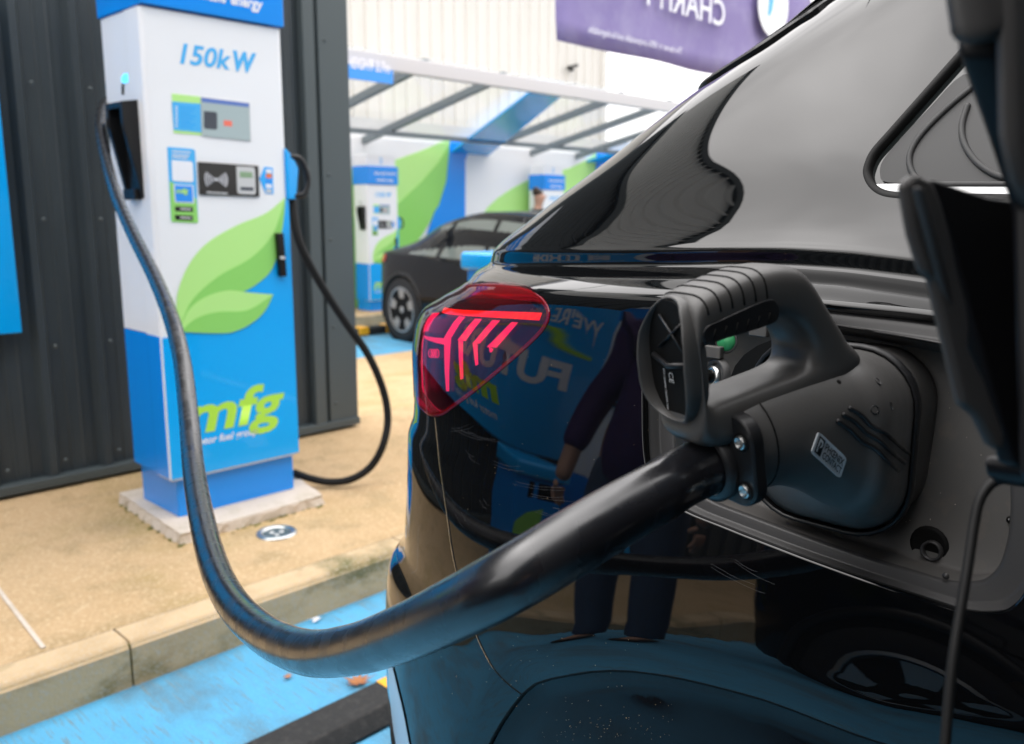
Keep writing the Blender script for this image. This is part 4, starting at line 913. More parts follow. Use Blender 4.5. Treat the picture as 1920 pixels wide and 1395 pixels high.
rd = random.Random(3)
b = MB(); b2 = MB()
def speck(bb, x, y, r, h=.0003):
    a, z = pix(x, y); p = S(a, z, 0.0); q = S(a, z, .001)-p; q /= np.linalg.norm(q); bb.lathe([(.0001, h), (r*.8, h*.7), (r, 0)], p, q, 5)
for k in range(150):
    if k < 80: x, y = rd.gauss(1130, 60), rd.gauss(1365, 22)
    elif k < 120: x, y = rd.uniform(800, 1250), rd.uniform(1180, 1340)
    else: x, y = rd.uniform(830, 1250), rd.uniform(600, 1000)
    if y > 1392: continue
    speck(b, x, y, rd.uniform(.00012, .00034))
b.build('paint_dust', M['kerb'], SUV, kind='stuff')
M['scr'] = mat('scratch_grey', (.10, .10, .11), .6)
for (x, y, ln, an) in [(855, 800, 60, .35), (870, 815, 90, .30), (840, 812, 50, -.25), (930, 870, 80, .2), (960, 905, 120, .12), (1000, 925, 150, .08), (1040, 945, 90, .10), (880, 850, 40, .6), (905, 940, 40, .9), (1010, 960, 110, .18), (860, 960, 30, 1.0), (1340, 1060, 120, .45), (1380, 1050, 90, .5)]:
    for q in range(2):
        x0_, y0_ = x+rd.uniform(-8, 8), y+rd.uniform(-10, 10); l_ = ln*rd.uniform(.4, 1); P = []
        for t in np.linspace(0, 1, 6): P.append(S(*pix(x0_+l_*t*math.cos(an), y0_+l_*t*math.sin(an)+rd.uniform(-.6, .6)+4*math.sin(t*3)), .00002))
        b2.tube(P, .000042, 4)
b2.build('paint_scratches', M['scr'], SUV, kind='stuff')

# ---- tail light
lampc = LAMP.mean(0)
lensA = INN[1]
def scaled(Q, s, c=None):
    c = Q.mean(0) if c is None else c; return c+(Q-c)*s
def inset(Q, d):   # move an outline inwards by d in surface units
    Q = np.asarray(Q); t = np.roll(Q, -1, 0)-np.roll(Q, 1, 0); n = np.stack([-t[:, 1], t[:, 0]], 1); n /= np.linalg.norm(n, axis=1, keepdims=True)+1e-9
    ar = .5*(Q[:, 0]*np.roll(Q[:, 1], -1)-np.roll(Q[:, 0], -1)*Q[:, 1]).sum(); return Q+n*d*np.sign(ar)
def mat_lens(name, tint, gl=1.0):
    m = bpy.data.materials.new(name); m.use_nodes = True; t = m.node_tree; t.nodes.clear()
    o = t.nodes.new('ShaderNodeOutputMaterial'); tr = t.nodes.new('ShaderNodeBsdfTransparent'); tr.inputs[0].default_value = (*tint, 1)
    g = t.nodes.new('ShaderNodeBsdfGlossy'); g.inputs['Roughness'].default_value = .01; fr = t.nodes.new('ShaderNodeFresnel'); fr.inputs[0].default_value = 1.55
    x = t.nodes.new('ShaderNodeMixShader'); t.links.new(fr.outputs[0], x.inputs[0]); t.links.new(tr.outputs[0], x.inputs[1]); t.links.new(g.outputs[0], x.inputs[2]); t.links.new(x.outputs[0], o.inputs[0]); return m
M['lens'] = mat_lens('red_lens', (.80, .34, .44)); M['lamp_in'] = mat('lamp_backing', (.012, .003, .022), .3, spec=.5, coat=.0)
M['pink'] = mat('lit_pink_segment', (.8, .02, .12), .4, emis=(1.0, .035, .20), es=1.1); M['redlit'] = mat('lit_red_bar', (.8, .02, .02), .4, emis=(1.0, .03, .015), es=1.3)
M['redglass'] = mat('red_lamp_rim', (.32, .0, .015), .12, spec=.6, coat=1, emis=(.45, 0, .02), es=.10)
M['lamptop'] = mat('dark_red_reflector', (.055, .004, .010), .2, coat=.5)
tl = shell('tail_light', lensA, M['lamp_in'], -.0125)
tl['label'] = 'red wraparound tail light with lit pink segments'
def tshell(name, Fs, m, off):
    o = shell(name, Fs, m, off); o.parent = tl; return o
tshell('lens', lensA, M['lens'], .001)
# rim: a band just inside the outline, closed down to the lamp's body
L0, L1, L2_ = LAMP, inset(LAMP, .004), inset(LAMP, .008)
loops = [[S(a, z, -.004) for a, z in L0], [S(a, z, .0008) for a, z in inset(LAMP, .0012)], [S(a, z, .0008) for a, z in L1], [S(a, z, -.0115) for a, z in L2_]]
V, Fs = loft(loops, False, False); rimo = mesh('lamp_rim', V, Fs, M['redglass'], tl, smooth=True)
V, Fs = loft([[S(a, z, .0) for a, z in inset(LAMP, -.0012)], [S(a, z, -.004) for a, z in inset(LAMP, -.0002)], [S(a, z, -.009) for a, z in inset(LAMP, .0008)]], False, False); mesh('lamp_gap', V, Fs, M['dark'], tl, smooth=True)
def seg(name, quad, m, off=-.0095, n=8, mm=3):
    q = [np.array(pix(x, y, off)) for x, y in quad]; V = []
    for i in range(n+1):
        for j in range(mm+1):
            u, v = i/n, j/mm; V.append(S(*((q[0]*(1-u)+q[1]*u)*(1-v)+(q[3]*(1-u)+q[2]*u)*v), off))
    return mesh(name, V, [(i*(mm+1)+j, i*(mm+1)+j+1, (i+1)*(mm+1)+j+1, (i+1)*(mm+1)+j) for i in range(n) for j in range(mm)], m, tl, smooth=True)
zl4 = lambda pts: [(760+x/4.3605, 520+y/4.3605) for x, y in pts]
zl = lambda *pts: zl4(pts)
seg('dark_red_panel', zl((210, 100), (1010, 110), (1105, 285), (285, 240)), M['lamptop'], -.0110)
seg('light_bar', zl((320, 245), (1118, 290), (1095, 352), (300, 290)), M['redlit'], -.0085)
segs = [[(225, 290), (282, 290), (185, 440), (140, 425)], [(150, 475), (160, 500), (340, 555), (345, 500)][::1], [(438, 318), (492, 322), (372, 500), (318, 490)],
        [(318, 490), (374, 500), (358, 930), (334, 930)], [(570, 338), (628, 342), (492, 520), (425, 515)], [(434, 518), (472, 520), (474, 825), (450, 838)],
        [(712, 350), (775, 352), (610, 540), (545, 545)], [(552, 545), (590, 545), (596, 710), (574, 724)], [(868, 366), (922, 368), (745, 575), (665, 570)], [(684, 570), (722, 585), (706, 612), (690, 612)], [(128, 440), (158, 440), (150, 960), (132, 950)]]
for s_ in segs: seg('light_segment', zl4(s_), M['pink'])
b = MB()
for k in range(4):
    cx_, cy_ = 205+k*18, 622; ring = [pix(*zl((cx_+15*math.cos(t), cy_+33*math.sin(t)))[0], -.009) for t in np.linspace(0, 2*math.pi, 19)[:-1]]
    b.tube([S(a, z, -.009) for a, z in ring], .0005, 5, closed=True)
b.build('ring_emblem', M['pink'], tl)

# ---- quarter window
WC = np.array([WIN[:, 0].mean(), WIN[:, 1].mean()])
V, Fs = loft([[S(a, z, .0002) for a, z in inset(WIN, -.0008)], [S(a, z, .0006) for a, z in inset(WIN, .0002)], [S(a, z, -.0002) for a, z in inset(WIN, .0038)], [S(a, z, -.007) for a, z in inset(WIN, .0045)]], False, False)
mesh('window_seal', V, Fs, M['rubber'], SUV, smooth=True)
qg = shell('quarter_window', INN[2], M['cglass'], -.006)
M['qtrim'] = mat('quarter_trim', (.075, .075, .075), .5, spec=.25)
def patch(name, px_, m, off, parent=SUV, n=4, grow=0.0):
    Q = ppoly(px_, n, off=off); c = Q.mean(0); V = []; K = 8; m_ = len(Q)
    for k in range(K, 0, -1): V += [S(*(c+(q-c)*k/K), off) for q in Q]
    V.append(S(*c, off)); Fs = [(k*m_+i, k*m_+(i+1) % m_, (k+1)*m_+(i+1) % m_, (k+1)*m_+i) for k in range(K-1) for i in range(m_)]+[((K-1)*m_+i, (K-1)*m_+(i+1) % m_, K*m_) for i in range(m_)]
    return mesh(name, V, Fs, m, parent, smooth=True), Q
patch('window_trim', [(1650, 326), (1656, 300), (1690, 258), (1740, 205), (1806, 140), (1850, 160), (1990, 250), (2000, 342), (1900, 342), (1760, 342), (1665, 342)], M['qtrim'], -.0045, qg)
b = MB(); q = [pix(x, y) for x, y in [(1830, 150), (1770, 200), (1722, 250), (1702, 290), (1712, 326), (1745, 340), (1800, 341), (1900, 341)]]
b.tube([S(a, z, -.0035) for a, z in spline(q, 8)], .0022, 8); b.build('trim_moulding', M['qtrim'], qg, smooth=True)
b = MB(); q = [pix(x, y) for x, y in [(1812, 190), (1801, 230), (1806, 265), (1830, 300), (1870, 325), (1930, 335)]]
b.tube([S(a, z, -.0035) for a, z in spline(q, 8)], .0022, 8); b.build('trim_moulding', M['qtrim'], qg, smooth=True)
patch('bright_trim_strip', [(1640, 350), (1646, 345), (1760, 344), (1900, 343), (2000, 343), (2000, 368), (1900, 368), (1760, 367), (1690, 364), (1655, 359)], mat('bright_strip', (.85, .85, .85), .25, metal=0, coat=1), -.0030, qg, n=2)
# rear side spoiler blade
sp_, _ = None, None
bl = [(1309, 160), (1350, 131), (1421, 90), (1474, 49), (1530, 4), (1600, -55), (1660, -100)]
qi = [pix(x, y) for x, y in bl]; Q = dens(qi+[(a+.075, z+.002) for a, z in qi[::-1]], 6)
V, Fs = loft([[S(a, z, -.002) for a, z in Q], [S(a, z, .0035) for a, z in Q], [S(a, z, .0052) for a, z in inset(Q, .0015)]], False, True)
mesh('spoiler_blade', V, Fs, M['satin'], SUV, smooth=False)
patch('bumper_bright_trim', [(727, 1246), (734, 1246), (745, 1290), (757, 1340), (768, 1400), (775, 1440), (752, 1440), (742, 1395), (734, 1340)], mat('silver_trim', (.55, .58, .62), .25, metal=.3), .0015, n=2)

# ---- charging port recess
def ring(Q, d, off): return [S(a, z, off) for a, z in inset(Q, d)]
V, Fs = loft([ring(PORT, -.0001, -.00005), ring(PORT, .0008, -.0003), ring(PORT, .0014, -.0010), ring(PORT, .0016, -.0020), ring(PORT, .0016, -.006)], False, False); mesh('port_edge', V, Fs, M['paint'], SUV, smooth=True)
port = empty('charging_port', (.53, .24, 1.06), '', ''); del port['label']; del port['category']; port.parent = SUV; port.location = Vector((.53, .24, 1.06))-SUV.location
PC = PORT.mean(0)
def sc(s, off): return [S(*(PC+(q-PC)*s), off) for q in PORT]
V, Fs = loft([sc(1.0, -.005), sc(.988, -.0085), sc(.965, -.0095), sc(.962, -.013), sc(.945, -.0135), sc(.875, -.013), sc(.855, -.014), sc(.848, -.018)], False, False)
mesh('port_flange', V, Fs, M['liner_d'], port, smooth=True)
LD = -.048
V, Fs = loft([sc(.848, -.018), sc(.846, -.030), sc(.842, LD+.006), sc(.832, LD+.001), sc(.81, LD), sc(.6, LD-.004), sc(.4, LD-.006), sc(.2, LD-.006), sc(.02, LD-.006)], False, True)
mesh('port_liner', V, Fs, M['liner'], port, smooth=True)
def on_liner(x, y, off=LD): return pix(x, y, off)
def liner_disc(name, x, y, prof, m, par=port, n=20, off=LD):
    a, z = on_liner(x, y, off); p = S(a, z, off-.001); b = MB(); b.lathe(prof, p, (-1, .05, .1), n); return b.build(name, m, par, smooth=True)
liner_disc('drain_hole', 1740, 1022, [(.0125, -.001), (.0115, .0008), (.0095, .0004), (.0001, .0002)], M['dark'])
liner_disc('drain_hole', 1748, 1032, [(.0068, .0005), (.0066, .0040), (.0052, .0042), (.0046, .0005)], M['liner_d'])
for x, y in ((1722, 623), (1773, 1080)):
    a, z = pix(x, y, -.0135); p = S(a, z, -.0138); b = MB(); b.lathe([(.0001, .0018), (.0014, .0016), (.0022, 0)], p, (-1, 0, .1), 10); b.build('flange_nub', M['liner_d'], port, smooth=True)
liner_disc('flap_clip', 1894, 975, [(.0001, .004), (.0015, .0035), (.0025, .0005)], M['blackp'])
# small grit specks on the liner
b = MB()
for k in range(34):
    x, y = random.uniform(1690, 1880), random.uniform(720, 1060); a, z = on_liner(x, y, LD-.003); p = S(a, z, LD-.0026); r = random.uniform(.00015, .0004)
    b.lathe([(.0001, r), (r*.8, r*.4), (r, 0)], p, (-1, 0, 0), 5)
b.build('grit', M['slab'], port, kind='stuff')
# inlet collar and its dark funnel
ICY, ICZ, ICX = .240, 1.052, .572
def rr3(w_, h_, r, x, cy, cz, tilt=0, n=6, yaw=0.0): return [(x-tilt*v+yaw*u, cy+u, cz+v) for u, v in rrect(w_, h_, r, n)]
# latch pin, seal and cap button seen through the grip
def bolt(name, P0, ax, prof, m): b = MB(); b.lathe(prof, P0, ax, 24); return b.build(name, m, port, smooth=True)
pp = at(1340, 706, X=.562)
axp = (-.9, .42, .10)
bolt('latch_socket', pp, axp, [(.0145, -.004), (.0135, .001), (.0105, .0015), (.0095, -.003)], M['liner_d'])
bolt('latch_ring', pp, axp, [(.0080, .000), (.0080, .0030), (.0055, .0035)], M['steel'])
bolt('latch_pin', pp, axp, [(.0052, 0), (.0050, .012), (.0050, .0125)], M['blackp'])
bolt('latch_collar', pp, axp, [(.0050, .0125), (.0062, .0128), (.0062, .0155), (.0045, .016)], M['grey_l'])
bolt('latch_tip', pp, axp, [(.0042, .016), (.0042, .0185), (.0052, .019), (.0052, .0215), (.0001, .022)], M['steel'])
pp = at(1362, 640, X=.568); bolt('green_button', pp, (-1, 0, .15), [(.0001, .0028), (.0066, .0022), (.0074, 0)], mat('green_plastic', (.03, .25, .09), .45))
bolt('button_ring', pp, (-1, 0, .15), [(.0078, .0), (.0084, .0012), (.0092, 0)], M['liner_d'])
for x, y in ((1335, 661), (1420, 620)):
    pp = at(x, y, X=.562); b = MB(); b.box(pp[0]-.002, pp[0]+.004, pp[1]-.008, pp[1]+.006, pp[2]-.004, pp[2]+.005); b.build('metal_clip', M['liner'], port, bevel=.001)
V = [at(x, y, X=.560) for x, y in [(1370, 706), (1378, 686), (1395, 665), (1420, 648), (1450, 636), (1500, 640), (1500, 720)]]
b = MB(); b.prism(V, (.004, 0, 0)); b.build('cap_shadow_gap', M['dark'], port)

# ---- open charging flap at the right edge, hinge and tether (very near the camera)
flap = empty('charging_flap', (.35, .11, 1.1), '', ''); del flap['label']; del flap['category']; flap.parent = SUV; flap.location = Vector((.35, .11, 1.1))-SUV.location
flap['label'] = 'open flap with dark plastic inner face'
def fpoly(name, px_, D0, D1, m, th, bev=.0015):    # a panel leaning between the distances D0 (left) and D1 (right)
    xs2 = [p[0] for p in px_]; lo, hi = min(xs2), max(xs2)
    P = [at(x, y, D=D0+(D1-D0)*(x-lo)/(hi-lo+1e-6)) for x, y in px_]
    b = MB(); b.prism(P, (.2*th, -th, 0)); return b.build(name, m, flap, bevel=bev)
fpoly('flap_panel', [(1712, 336), (1725, 339), (1815, 369), (1880, 378), (2100, 410), (2100, 900), (1960, 905), (1868, 868), (1850, 800), (1820, 700), (1785, 580), (1750, 450)], .285, .33, M['satin'], .006)
fpoly('flap_rim', [(1675, 345), (1684, 338), (1697, 326), (1725, 341), (1742, 382), (1759, 442), (1772, 506), (1789, 567), (1795, 605), (1793, 650), (1824, 713), (1845, 769), (1862, 816), (1858, 846), (1841, 833), (1815, 782), (1785, 756), (1763, 666), (1742, 580), (1729, 524), (1714, 511), (1692, 442)], .270, .295, M['flap'], .004, .003)
fpoly('flap_ridge', [(1706, 350), (1714, 352), (1738, 430), (1765, 540), (1792, 640), (1786, 640), (1756, 552), (1728, 440)], .264, .288, M['liner_d'], .003, .002)
fpoly('hinge_arm', [(1790, 60), (1860, 40), (2000, -40), (2000, 900), (1905, 900), (1895, 600), (1890, 400), (1882, 368), (1835, 230), (1788, 100)], .262, .30, M['satin'], .012, .003)
fpoly('hinge_cover', [(1752, -40), (1860, -40), (1862, 20), (1855, 74), (1800, 84), (1769, 93), (1766, 50)], .250, .258, M['flap'], .010, .005)
fpoly('hinge_plate', [(1856, -40), (1905, -40), (1903, 150), (1912, 400), (1880, 340), (1862, 250)], .250, .26, M['flap'], .006, .004)
fpoly('flap_hinge', [(1842, 862), (1850, 852), (1900, 858), (1980, 850), (1990, 930), (1900, 910), (1862, 905), (1846, 890)], .33, .36, M['satin'], .02, .004)
P = [at(x, y, D=dd) for x, y, dd in [(1895, 895, .36), (1862, 905, .36), (1838, 935, .358), (1826, 985, .355), (1815, 1060, .35), (1800, 1150, .345), (1785, 1250, .34), (1772, 1395, .335), (1760, 1560, .33)]]
b = MB(); b.tube(spline(P, 8), .0021, 10); b.build('tether', M['rubber'], flap, smooth=True)

# ================================================================== charging connector
TA = .176; YW = math.radians(18); AX = np.array([math.cos(TA)*math.cos(YW), -math.sin(YW)*math.cos(TA), math.sin(TA)]); WX = np.array([math.sin(YW), math.cos(YW), 0]); UX = np.cross(AX, WX)
O = np.array([.3925, .2345, 1.070])
def LC(a, u, w_=0.0): return O+AX*a+UX*u+WX*w_
con = empty('charging_connector', tuple(O), 'black plastic charging plug with D shaped grip pushed into the car port', 'charging plug')
def prof_sec(a, y0, y1, u0, u1, r, sk=0.0, n=7):
    return [LC(a+sk*v, (u0+u1)/2+v, (y0+y1)/2+u) for u, v in rrect(y1-y0, u1-u0, r, n)]
secs = [prof_sec(0.007, -.0285, .0285, -.022, .0340, .0270), prof_sec(.020, -.0288, .0288, -.0225, .0355, .0280), prof_sec(.040, -.0290, .0292, -.026, .0362, .0285),
        prof_sec(.062, -.0298, .0315, -.037, .0362, .0300, .02), prof_sec(.082, -.0310, .0355, -.051, .0355, .0320, .05), prof_sec(.102, -.0315, .0410, -.066, .0335, .0350, .09)]
def rimloop(x, k=1.0): return [np.array((x, .2400+u*k, 1.0535+v*k)) for u, v in rrect(.110, .122, .037, 7)]
secs += [rimloop(.552, .985), rimloop(.595, .965)]
secs = [[np.array(p) for p in s_] for s_ in secs]
dd = []
for k in range(len(secs)-1):
    q0 = secs[max(0, k-1)]; q1 = secs[k]; q2 = secs[k+1]; q3 = secs[min(len(secs)-1, k+2)]
    for t in np.arange(0, 1, 1/6):
        if k >= 5: t2 = t*t*(3-2*t)*.35+t*.65; dd.append([p*(1-t2)+q*t2 for p, q in zip(q1, q2)])
        else: dd.append([.5*((2*b1)+(-a1+c1)*t+(2*a1-5*b1+4*c1-d1)*t*t+(-a1+3*b1-3*c1+d1)*t**3) for a1, b1, c1, d1 in zip(q0, q1, q2, q3)])
dd.append(secs[-1]); V, Fs = loft(dd); mesh('plug_housing', V, Fs, M['handle'], con, smooth=True)
from mathutils.bvhtree import BVHTree
HB = BVHTree.FromPolygons([Vector(v) for v in V], [tuple(f) for f in Fs])
def hit(x, y, h=0.0):
    d = Vector(ray(x, y)).normalized(); p, n, i_, ds = HB.ray_cast(Vector(CP), d)
    if p is None: p, n, i_, ds = HB.find_nearest(Vector(CP)+d*.56)
    if n.dot(d) > 0: n = -n
    return np.array(p)+np.array(n)*h, np.array(n)
V, Fs = loft([rimloop(.5490, 1.00), rimloop(.5475, 1.02), rimloop(.5490, 1.045), rimloop(.5530, 1.05), rimloop(.5560, 1.03), rimloop(.562, 1.0)], False, False)
mesh('housing_rim', V, Fs, M['handle_d'], con, smooth=True)
b = MB(); b.tube([LC(.0225, .0065+v*1.006, u*1.006) for u, v in rrect(.0578, .0582, .0281, 9)], .0005, 5, closed=True); b.build('housing_seam', M['dark'], con)
for k, L_ in enumerate(([(1598, 764), (1622, 778), (1640, 797), (1668, 812), (1690, 832), (1712, 850)], [(1586, 776), (1610, 790), (1630, 810), (1656, 826), (1680, 848), (1704, 868)], [(1576, 788), (1602, 806), (1622, 826), (1650, 842), (1672, 864), (1692, 882)])):
    b = MB(); b.tube([hit(x, y, .0002)[0] for x, y in spline([(x-8, y) for x, y in L_], 5)], .0013, 6); b.build('grip_rib', M['handle_d'], con, smooth=True)
for x, y in ((1640, 768), (1671, 761), (1646, 715)):
    c_, nn_ = hit(x, y, .0); t1 = np.cross(nn_, UX); t1 /= np.linalg.norm(t1); t2 = np.cross(nn_, t1)
    b = MB(); b.tube([c_+t1*.0022*math.cos(t)+t2*.0022*math.sin(t) for t in np.linspace(0, 2*math.pi, 13)[:-1]], .00035, 5, closed=True); b.build('moulding_mark', M['handle_d'], con)
c_, nn_ = hit(1573, 716, .0); b = MB(); b.lathe([(.0001, .0006), (.0011, .0004), (.0014, 0)], c_, nn_, 10); b.build('release_pip', M['dark'], con)
# plate with three visible screws
V, Fs = loft([[tuple(LC(a, .0040+v*s_, u*s_)) for u, v in rrect(.064, .050, .013, 6)] for a, s_ in ((.0110, 1), (.0045, 1), (.0030, .975))]); pl = mesh('cable_plate', V, Fs, M['handle_d'], con, smooth=False, bevel=.001)
for u, w_ in ((.0160, -.0245), (-.0105, -.0245), (.0135, .0245), (-.0105, .0245)):
    p = LC(.0024, u, w_); b = MB(); b.lathe([(.0001, .0006), (.0012, .0004), (.0030, .0016), (.0036, .0012), (.0037, 0)], p, -AX, 16)
    for an in (0.5, 2.07): b.add([tuple(p-AX*.0018+(UX*math.cos(an)+WX*math.sin(an))*s1*.0022+(UX*math.cos(an+1.57)+WX*math.sin(an+1.57))*s2*.0004) for s1, s2 in ((-1, -1), (1, -1), (1, 1), (-1, 1))], [(0, 1, 2, 3)])
    b.build('screw', M['steel'], con, smooth=False)
    b = MB(); b.lathe([(.0038, -.001), (.0040, .0004), (.0052, .0002)], LC(.0028, u, w_), -AX, 16); b.build('screw_recess', M['dark'], con)
# D grip: a ring with an outer and an inner outline
st_ = [((-.0150, .018), (-.0055, .0362)), ((-.0140, .038), (-.0110, .0415)), ((-.0138, .058), (-.0115, .0545)), ((-.0138, .077), (-.0105, .0650)), ((-.0090, .0905), (-.0035, .0690)), ((.010, .0955), (.010, .0695)), ((.034, .0978), (.026, .0700)),
       ((.053, .0955), (.040, .0700)), ((.066, .0880), (.052, .0655)), ((.080, .0660), (.0610, .0555)), ((.092, .0470), (.0630, .0460)), ((.102, .028), (.056, .0380)), ((.045, .010), (.030, .0368)), ((.005, .010), (.005, .0362))]
Os = spline([(*o_, 0) for o_, i_ in st_], 9, closed=True); Is = spline([(*i_, 0) for o_, i_ in st_], 9, closed=True)
V = []; NS = 32; m_ = len(Os)
for o_, i_ in zip(Os, Is):
    c_ = (o_+i_)/2; hh = (o_-i_)/2
    for k in range(NS):
        th = 2*math.pi*k/NS; ce, se = math.cos(th), math.sin(th)
        e_ = .62
        top = math.copysign(abs(se)**(.68 if se > 0 else .5), se); sd_ = math.copysign(abs(ce)**(.55 if se > 0 else .45), ce)
        V.append(LC(c_[0]+hh[0]*top, c_[1]+hh[1]*top, .0185*sd_))
Fs = [(i*NS+k, i*NS+(k+1) % NS, ((i+1) % m_)*NS+(k+1) % NS, ((i+1) % m_)*NS+k) for i in range(m_) for k in range(NS)]
grip = mesh('grip', V, Fs, M['handle'], con, smooth=True)
GB = BVHTree.FromPolygons([Vector(v) for v in V], [tuple(f) for f in Fs])
for k in range(6):
    s0 = -.0055+.0076*k; b = MB(); P = []
    for th in np.linspace(-.05, math.pi*.86, 17):
        src = LC(s0, .084, 0); d = (WX*-math.cos(th)+UX*math.sin(th)+AX*.0)
        p, n, i_, ds = GB.ray_cast(Vector(src+d*.08), Vector(-d))
        if p is not None: P.append(np.array(p)-np.array(n)*0)
    b.tube(P, .0006, 6); b.build('grip_groove', M['dark'], grip, smooth=True)
ins = [(a, u) for a, u, _ in spline([(-.0105, .0745, 0), (-.0080, .0690, 0), (.004, .0690, 0), (.016, .0690, 0), (.028, .0690, 0), (.0375, .0700, 0), (.0400, .0750, 0), (.0375, .0810, 0), (.030, .0825, 0), (.014, .0808, 0), (.000, .0790, 0), (-.0070, .0780, 0)], 5, closed=True)]
for s_ in (-1, 1):
    Lw = [[tuple(LC(a, u, s_*.0150)) for a, u in ins], [tuple(LC(a, u, s_*.0184)) for a, u in ins], [tuple(LC(.014+(a-.014)*.97, .0755+(u-.0755)*.90, s_*.0190)) for a, u in ins]]
    V, Fs = loft(Lw); gi = mesh('grip_insert', V, Fs, M['handle_d'], grip, smooth=False, bevel=.0006)
    for k in range(6):
        b = MB(); a = -.004+.0072*k; b.tube([LC(a-.0006, .0695, s_*.0186), LC(a+.0012, .0755, s_*.0192)], .0005, 6); b.build('insert_dimple', M['dark'], gi, smooth=True)
# hollow outer end of the grip: shell walls round a dark cavity with cross ribs and a small label
fr = [(w_, u) for w_, u, _ in spline([(0.001, .0925, 0), (.0110, .0885, 0), (.0200, .074, 0), (.0222, .056, 0), (.0205, .040, 0), (.0100, .0285, 0), (-.0080, .0285, 0), (-.0165, .040, 0), (-.0184, .056, 0), (-.0172, .074, 0), (-.0100, .0885, 0)], 5, closed=True)]
def fin(k, c=(.0, .0605)): return [(c[0]+(w_-c[0])*k, c[1]+(u-c[1])*(1-(1-k)*.5)) for w_, u in fr]
def fa(u): return float(np.interp(u, [.026, .034, .045, .060, .074, .086, .094], [-.0175, -.0215, -.0232, -.0232, -.0215, -.0175, -.0120]))
V, Fs = loft([[tuple(LC(-.0085, u, w_)) for w_, u in fin(.965)], [tuple(LC(fa(u)+.005, u, w_)) for w_, u in fin(1.0)], [tuple(LC(fa(u)+.0010, u, w_)) for w_, u in fin(.985)], [tuple(LC(fa(u), u, w_)) for w_, u in fin(.94)], [tuple(LC(fa(u)+.0010, u, w_)) for w_, u in fin(.905)], [tuple(LC(-.0120, u, w_)) for w_, u in fin(.885)]], False, False)
mesh('grip_end_shell', V, Fs, M['handle'], grip, smooth=True)
b = MB(); b.prism([LC(-.0150, u, w_) for w_, u in fin(.90)], tuple(AX*.0004)); b.build('grip_cavity', M['dark'], grip)
b = MB(); b.tube([LC(-.0160, .064, -.011), LC(-.0160, .083, .007)], .0008, 6); b.tube([LC(-.0160, .080, -.010), LC(-.0160, .066, .010)], .0008, 6); b.tube([LC(-.0160, .060, -.015), LC(-.0185, .0575, .001), LC(-.0160, .061, .0155)], .0015, 8); b.build('cavity_rib', M['handle_d'], grip, smooth=True)
text('CE', 'rating_text', LC(-.0158, .0535, .004), -UX, -WX, .0036, M['grey_l'], grip, ext=.0004)
for k in range(3): text('IP54 150A', 'rating_text', LC(-.0158, .0545-.0075*k, .0085), -UX, -WX, .0013, M['grey_l'], grip, ext=.0004)
# maker's label on the near side
c_ = {k: hit(x, y, .0008)[0] for k, x, y in (('TL', 1531, 808), ('TR', 1584, 857), ('BR', 1572, 895), ('BL', 1517, 847))}
M['lab'] = mat('silver_label', (.42, .44, .46), .45, spec=.4); M['ink'] = mat('black_ink', (.004, .004, .004), .5)
n_ = np.cross(c_['BR']-c_['BL'], c_['TL']-c_['BL']); n_ /= np.linalg.norm(n_)
def lq(u, v): return c_['BL']*(1-u)*(1-v)+c_['BR']*u*(1-v)+c_['TR']*u*v+c_['TL']*(1-u)*v
def lpoly(pts, h): return [tuple(lq(u, v)+n_*h) for u, v in pts]
rr_ = [(.5+a, .5+c/1.0) for a, c in rrect(1, 1, .12, 4)]
b = MB(); b.prism([tuple(np.array(p)-n_*.0006) for p in lpoly(rr_, .0006)], tuple(n_*.0008)); lb = b.build('maker_label', M['lab'], con)
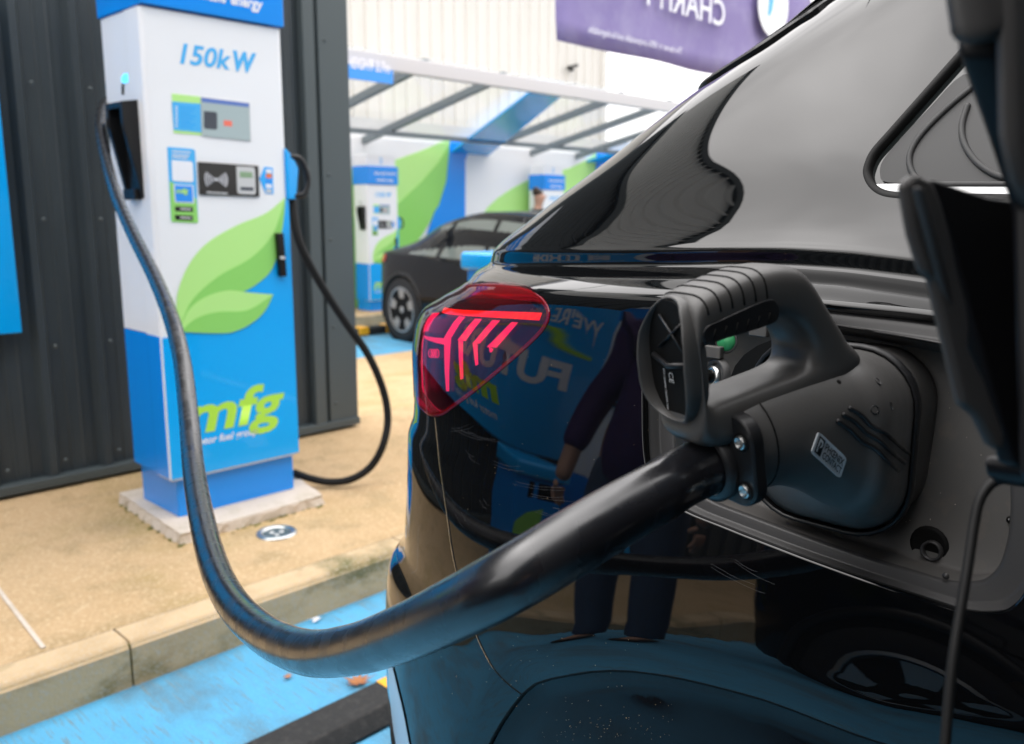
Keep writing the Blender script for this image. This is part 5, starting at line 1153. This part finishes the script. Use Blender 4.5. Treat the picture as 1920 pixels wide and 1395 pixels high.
def ltext(s, u0, v0, u1, v1, m=M['ink']):
    cu = bpy.data.curves.new('t', 'FONT'); cu.body = s; cu.size = 1; cu.offset = .018; o = bpy.data.objects.new('t', cu); COL.objects.link(o); bpy.context.view_layer.update()
    me = bpy.data.meshes.new_from_object(o.evaluated_get(bpy.context.evaluated_depsgraph_get())); bpy.data.objects.remove(o)
    co = np.array([v.co for v in me.vertices]); lo = co.min(0); hi = co.max(0); pl_ = wloc(lb)
    for v, q in zip(me.vertices, co):
        u = u0+(u1-u0)*(q[0]-lo[0])/(hi[0]-lo[0]); w_ = v0+(v1-v0)*(q[1]-lo[1])/(hi[1]-lo[1]); p = lq(u, w_)+n_*.0011; v.co = (p[0]-pl_.x, p[1]-pl_.y, p[2]-pl_.z)
    me.materials.clear(); me.materials.append(m); put('label_text', me, lb)
ltext('PH\u0152NIX', .30, .52, .94, .84); ltext('CONTACT', .30, .14, .94, .46)
b = MB(); b.add(lpoly([(.05, .12), (.25, .12), (.25, .88), (.05, .88)], .0010), [(0, 1, 2, 3)]); b.build('label_mark', M['ink'], lb)
ltext('P', .09, .2, .22, .8, M['lab'])

# ---- the thick cable from plug to charger
CD = .031
cpts = [(1345, 864, .475), (1290, 893, .455), (1230, 925, .438), (1150, 970, .422), (1060, 1025, .405), (960, 1085, .402), (860, 1138, .425), (760, 1185, .470), (660, 1218, .535), (570, 1222, .610), (490, 1185, .72), (432, 1125, .83), (398, 1050, .95), (376, 960, 1.10), (362, 870, 1.28), (354, 780, 1.42), (342, 680, 1.56), (322, 600, 1.70), (290, 520, 1.90), (250, 440, 2.12), (218, 365, 2.35), (198, 295, 2.60), (188, 240, 2.78), (192, 203, 2.90), (204, 190, 2.97), (222, 205, 3.03)]
P = spline([LC(.005, -.002), LC(-.018, -.0035)]+[at(x, y, D=dd_) for x, y, dd_ in cpts[2:]], 8)
b = MB(); b.tube(P, CD/2, 32); cab = b.build('thick_cable', M['cable'], smooth=True)
tag(cab, 'thick glossy black charging cable sweeping from the charger holster down and up to the plug', 'cable')
b = MB(); pc0 = LC(.0035, -.002); b.lathe([(.0205, .0), (.0205, .004), (.0175, .006), (.0162, .006)], pc0, -AX, 32); b.build('cable_gland', M['handle_d'], con, smooth=True)
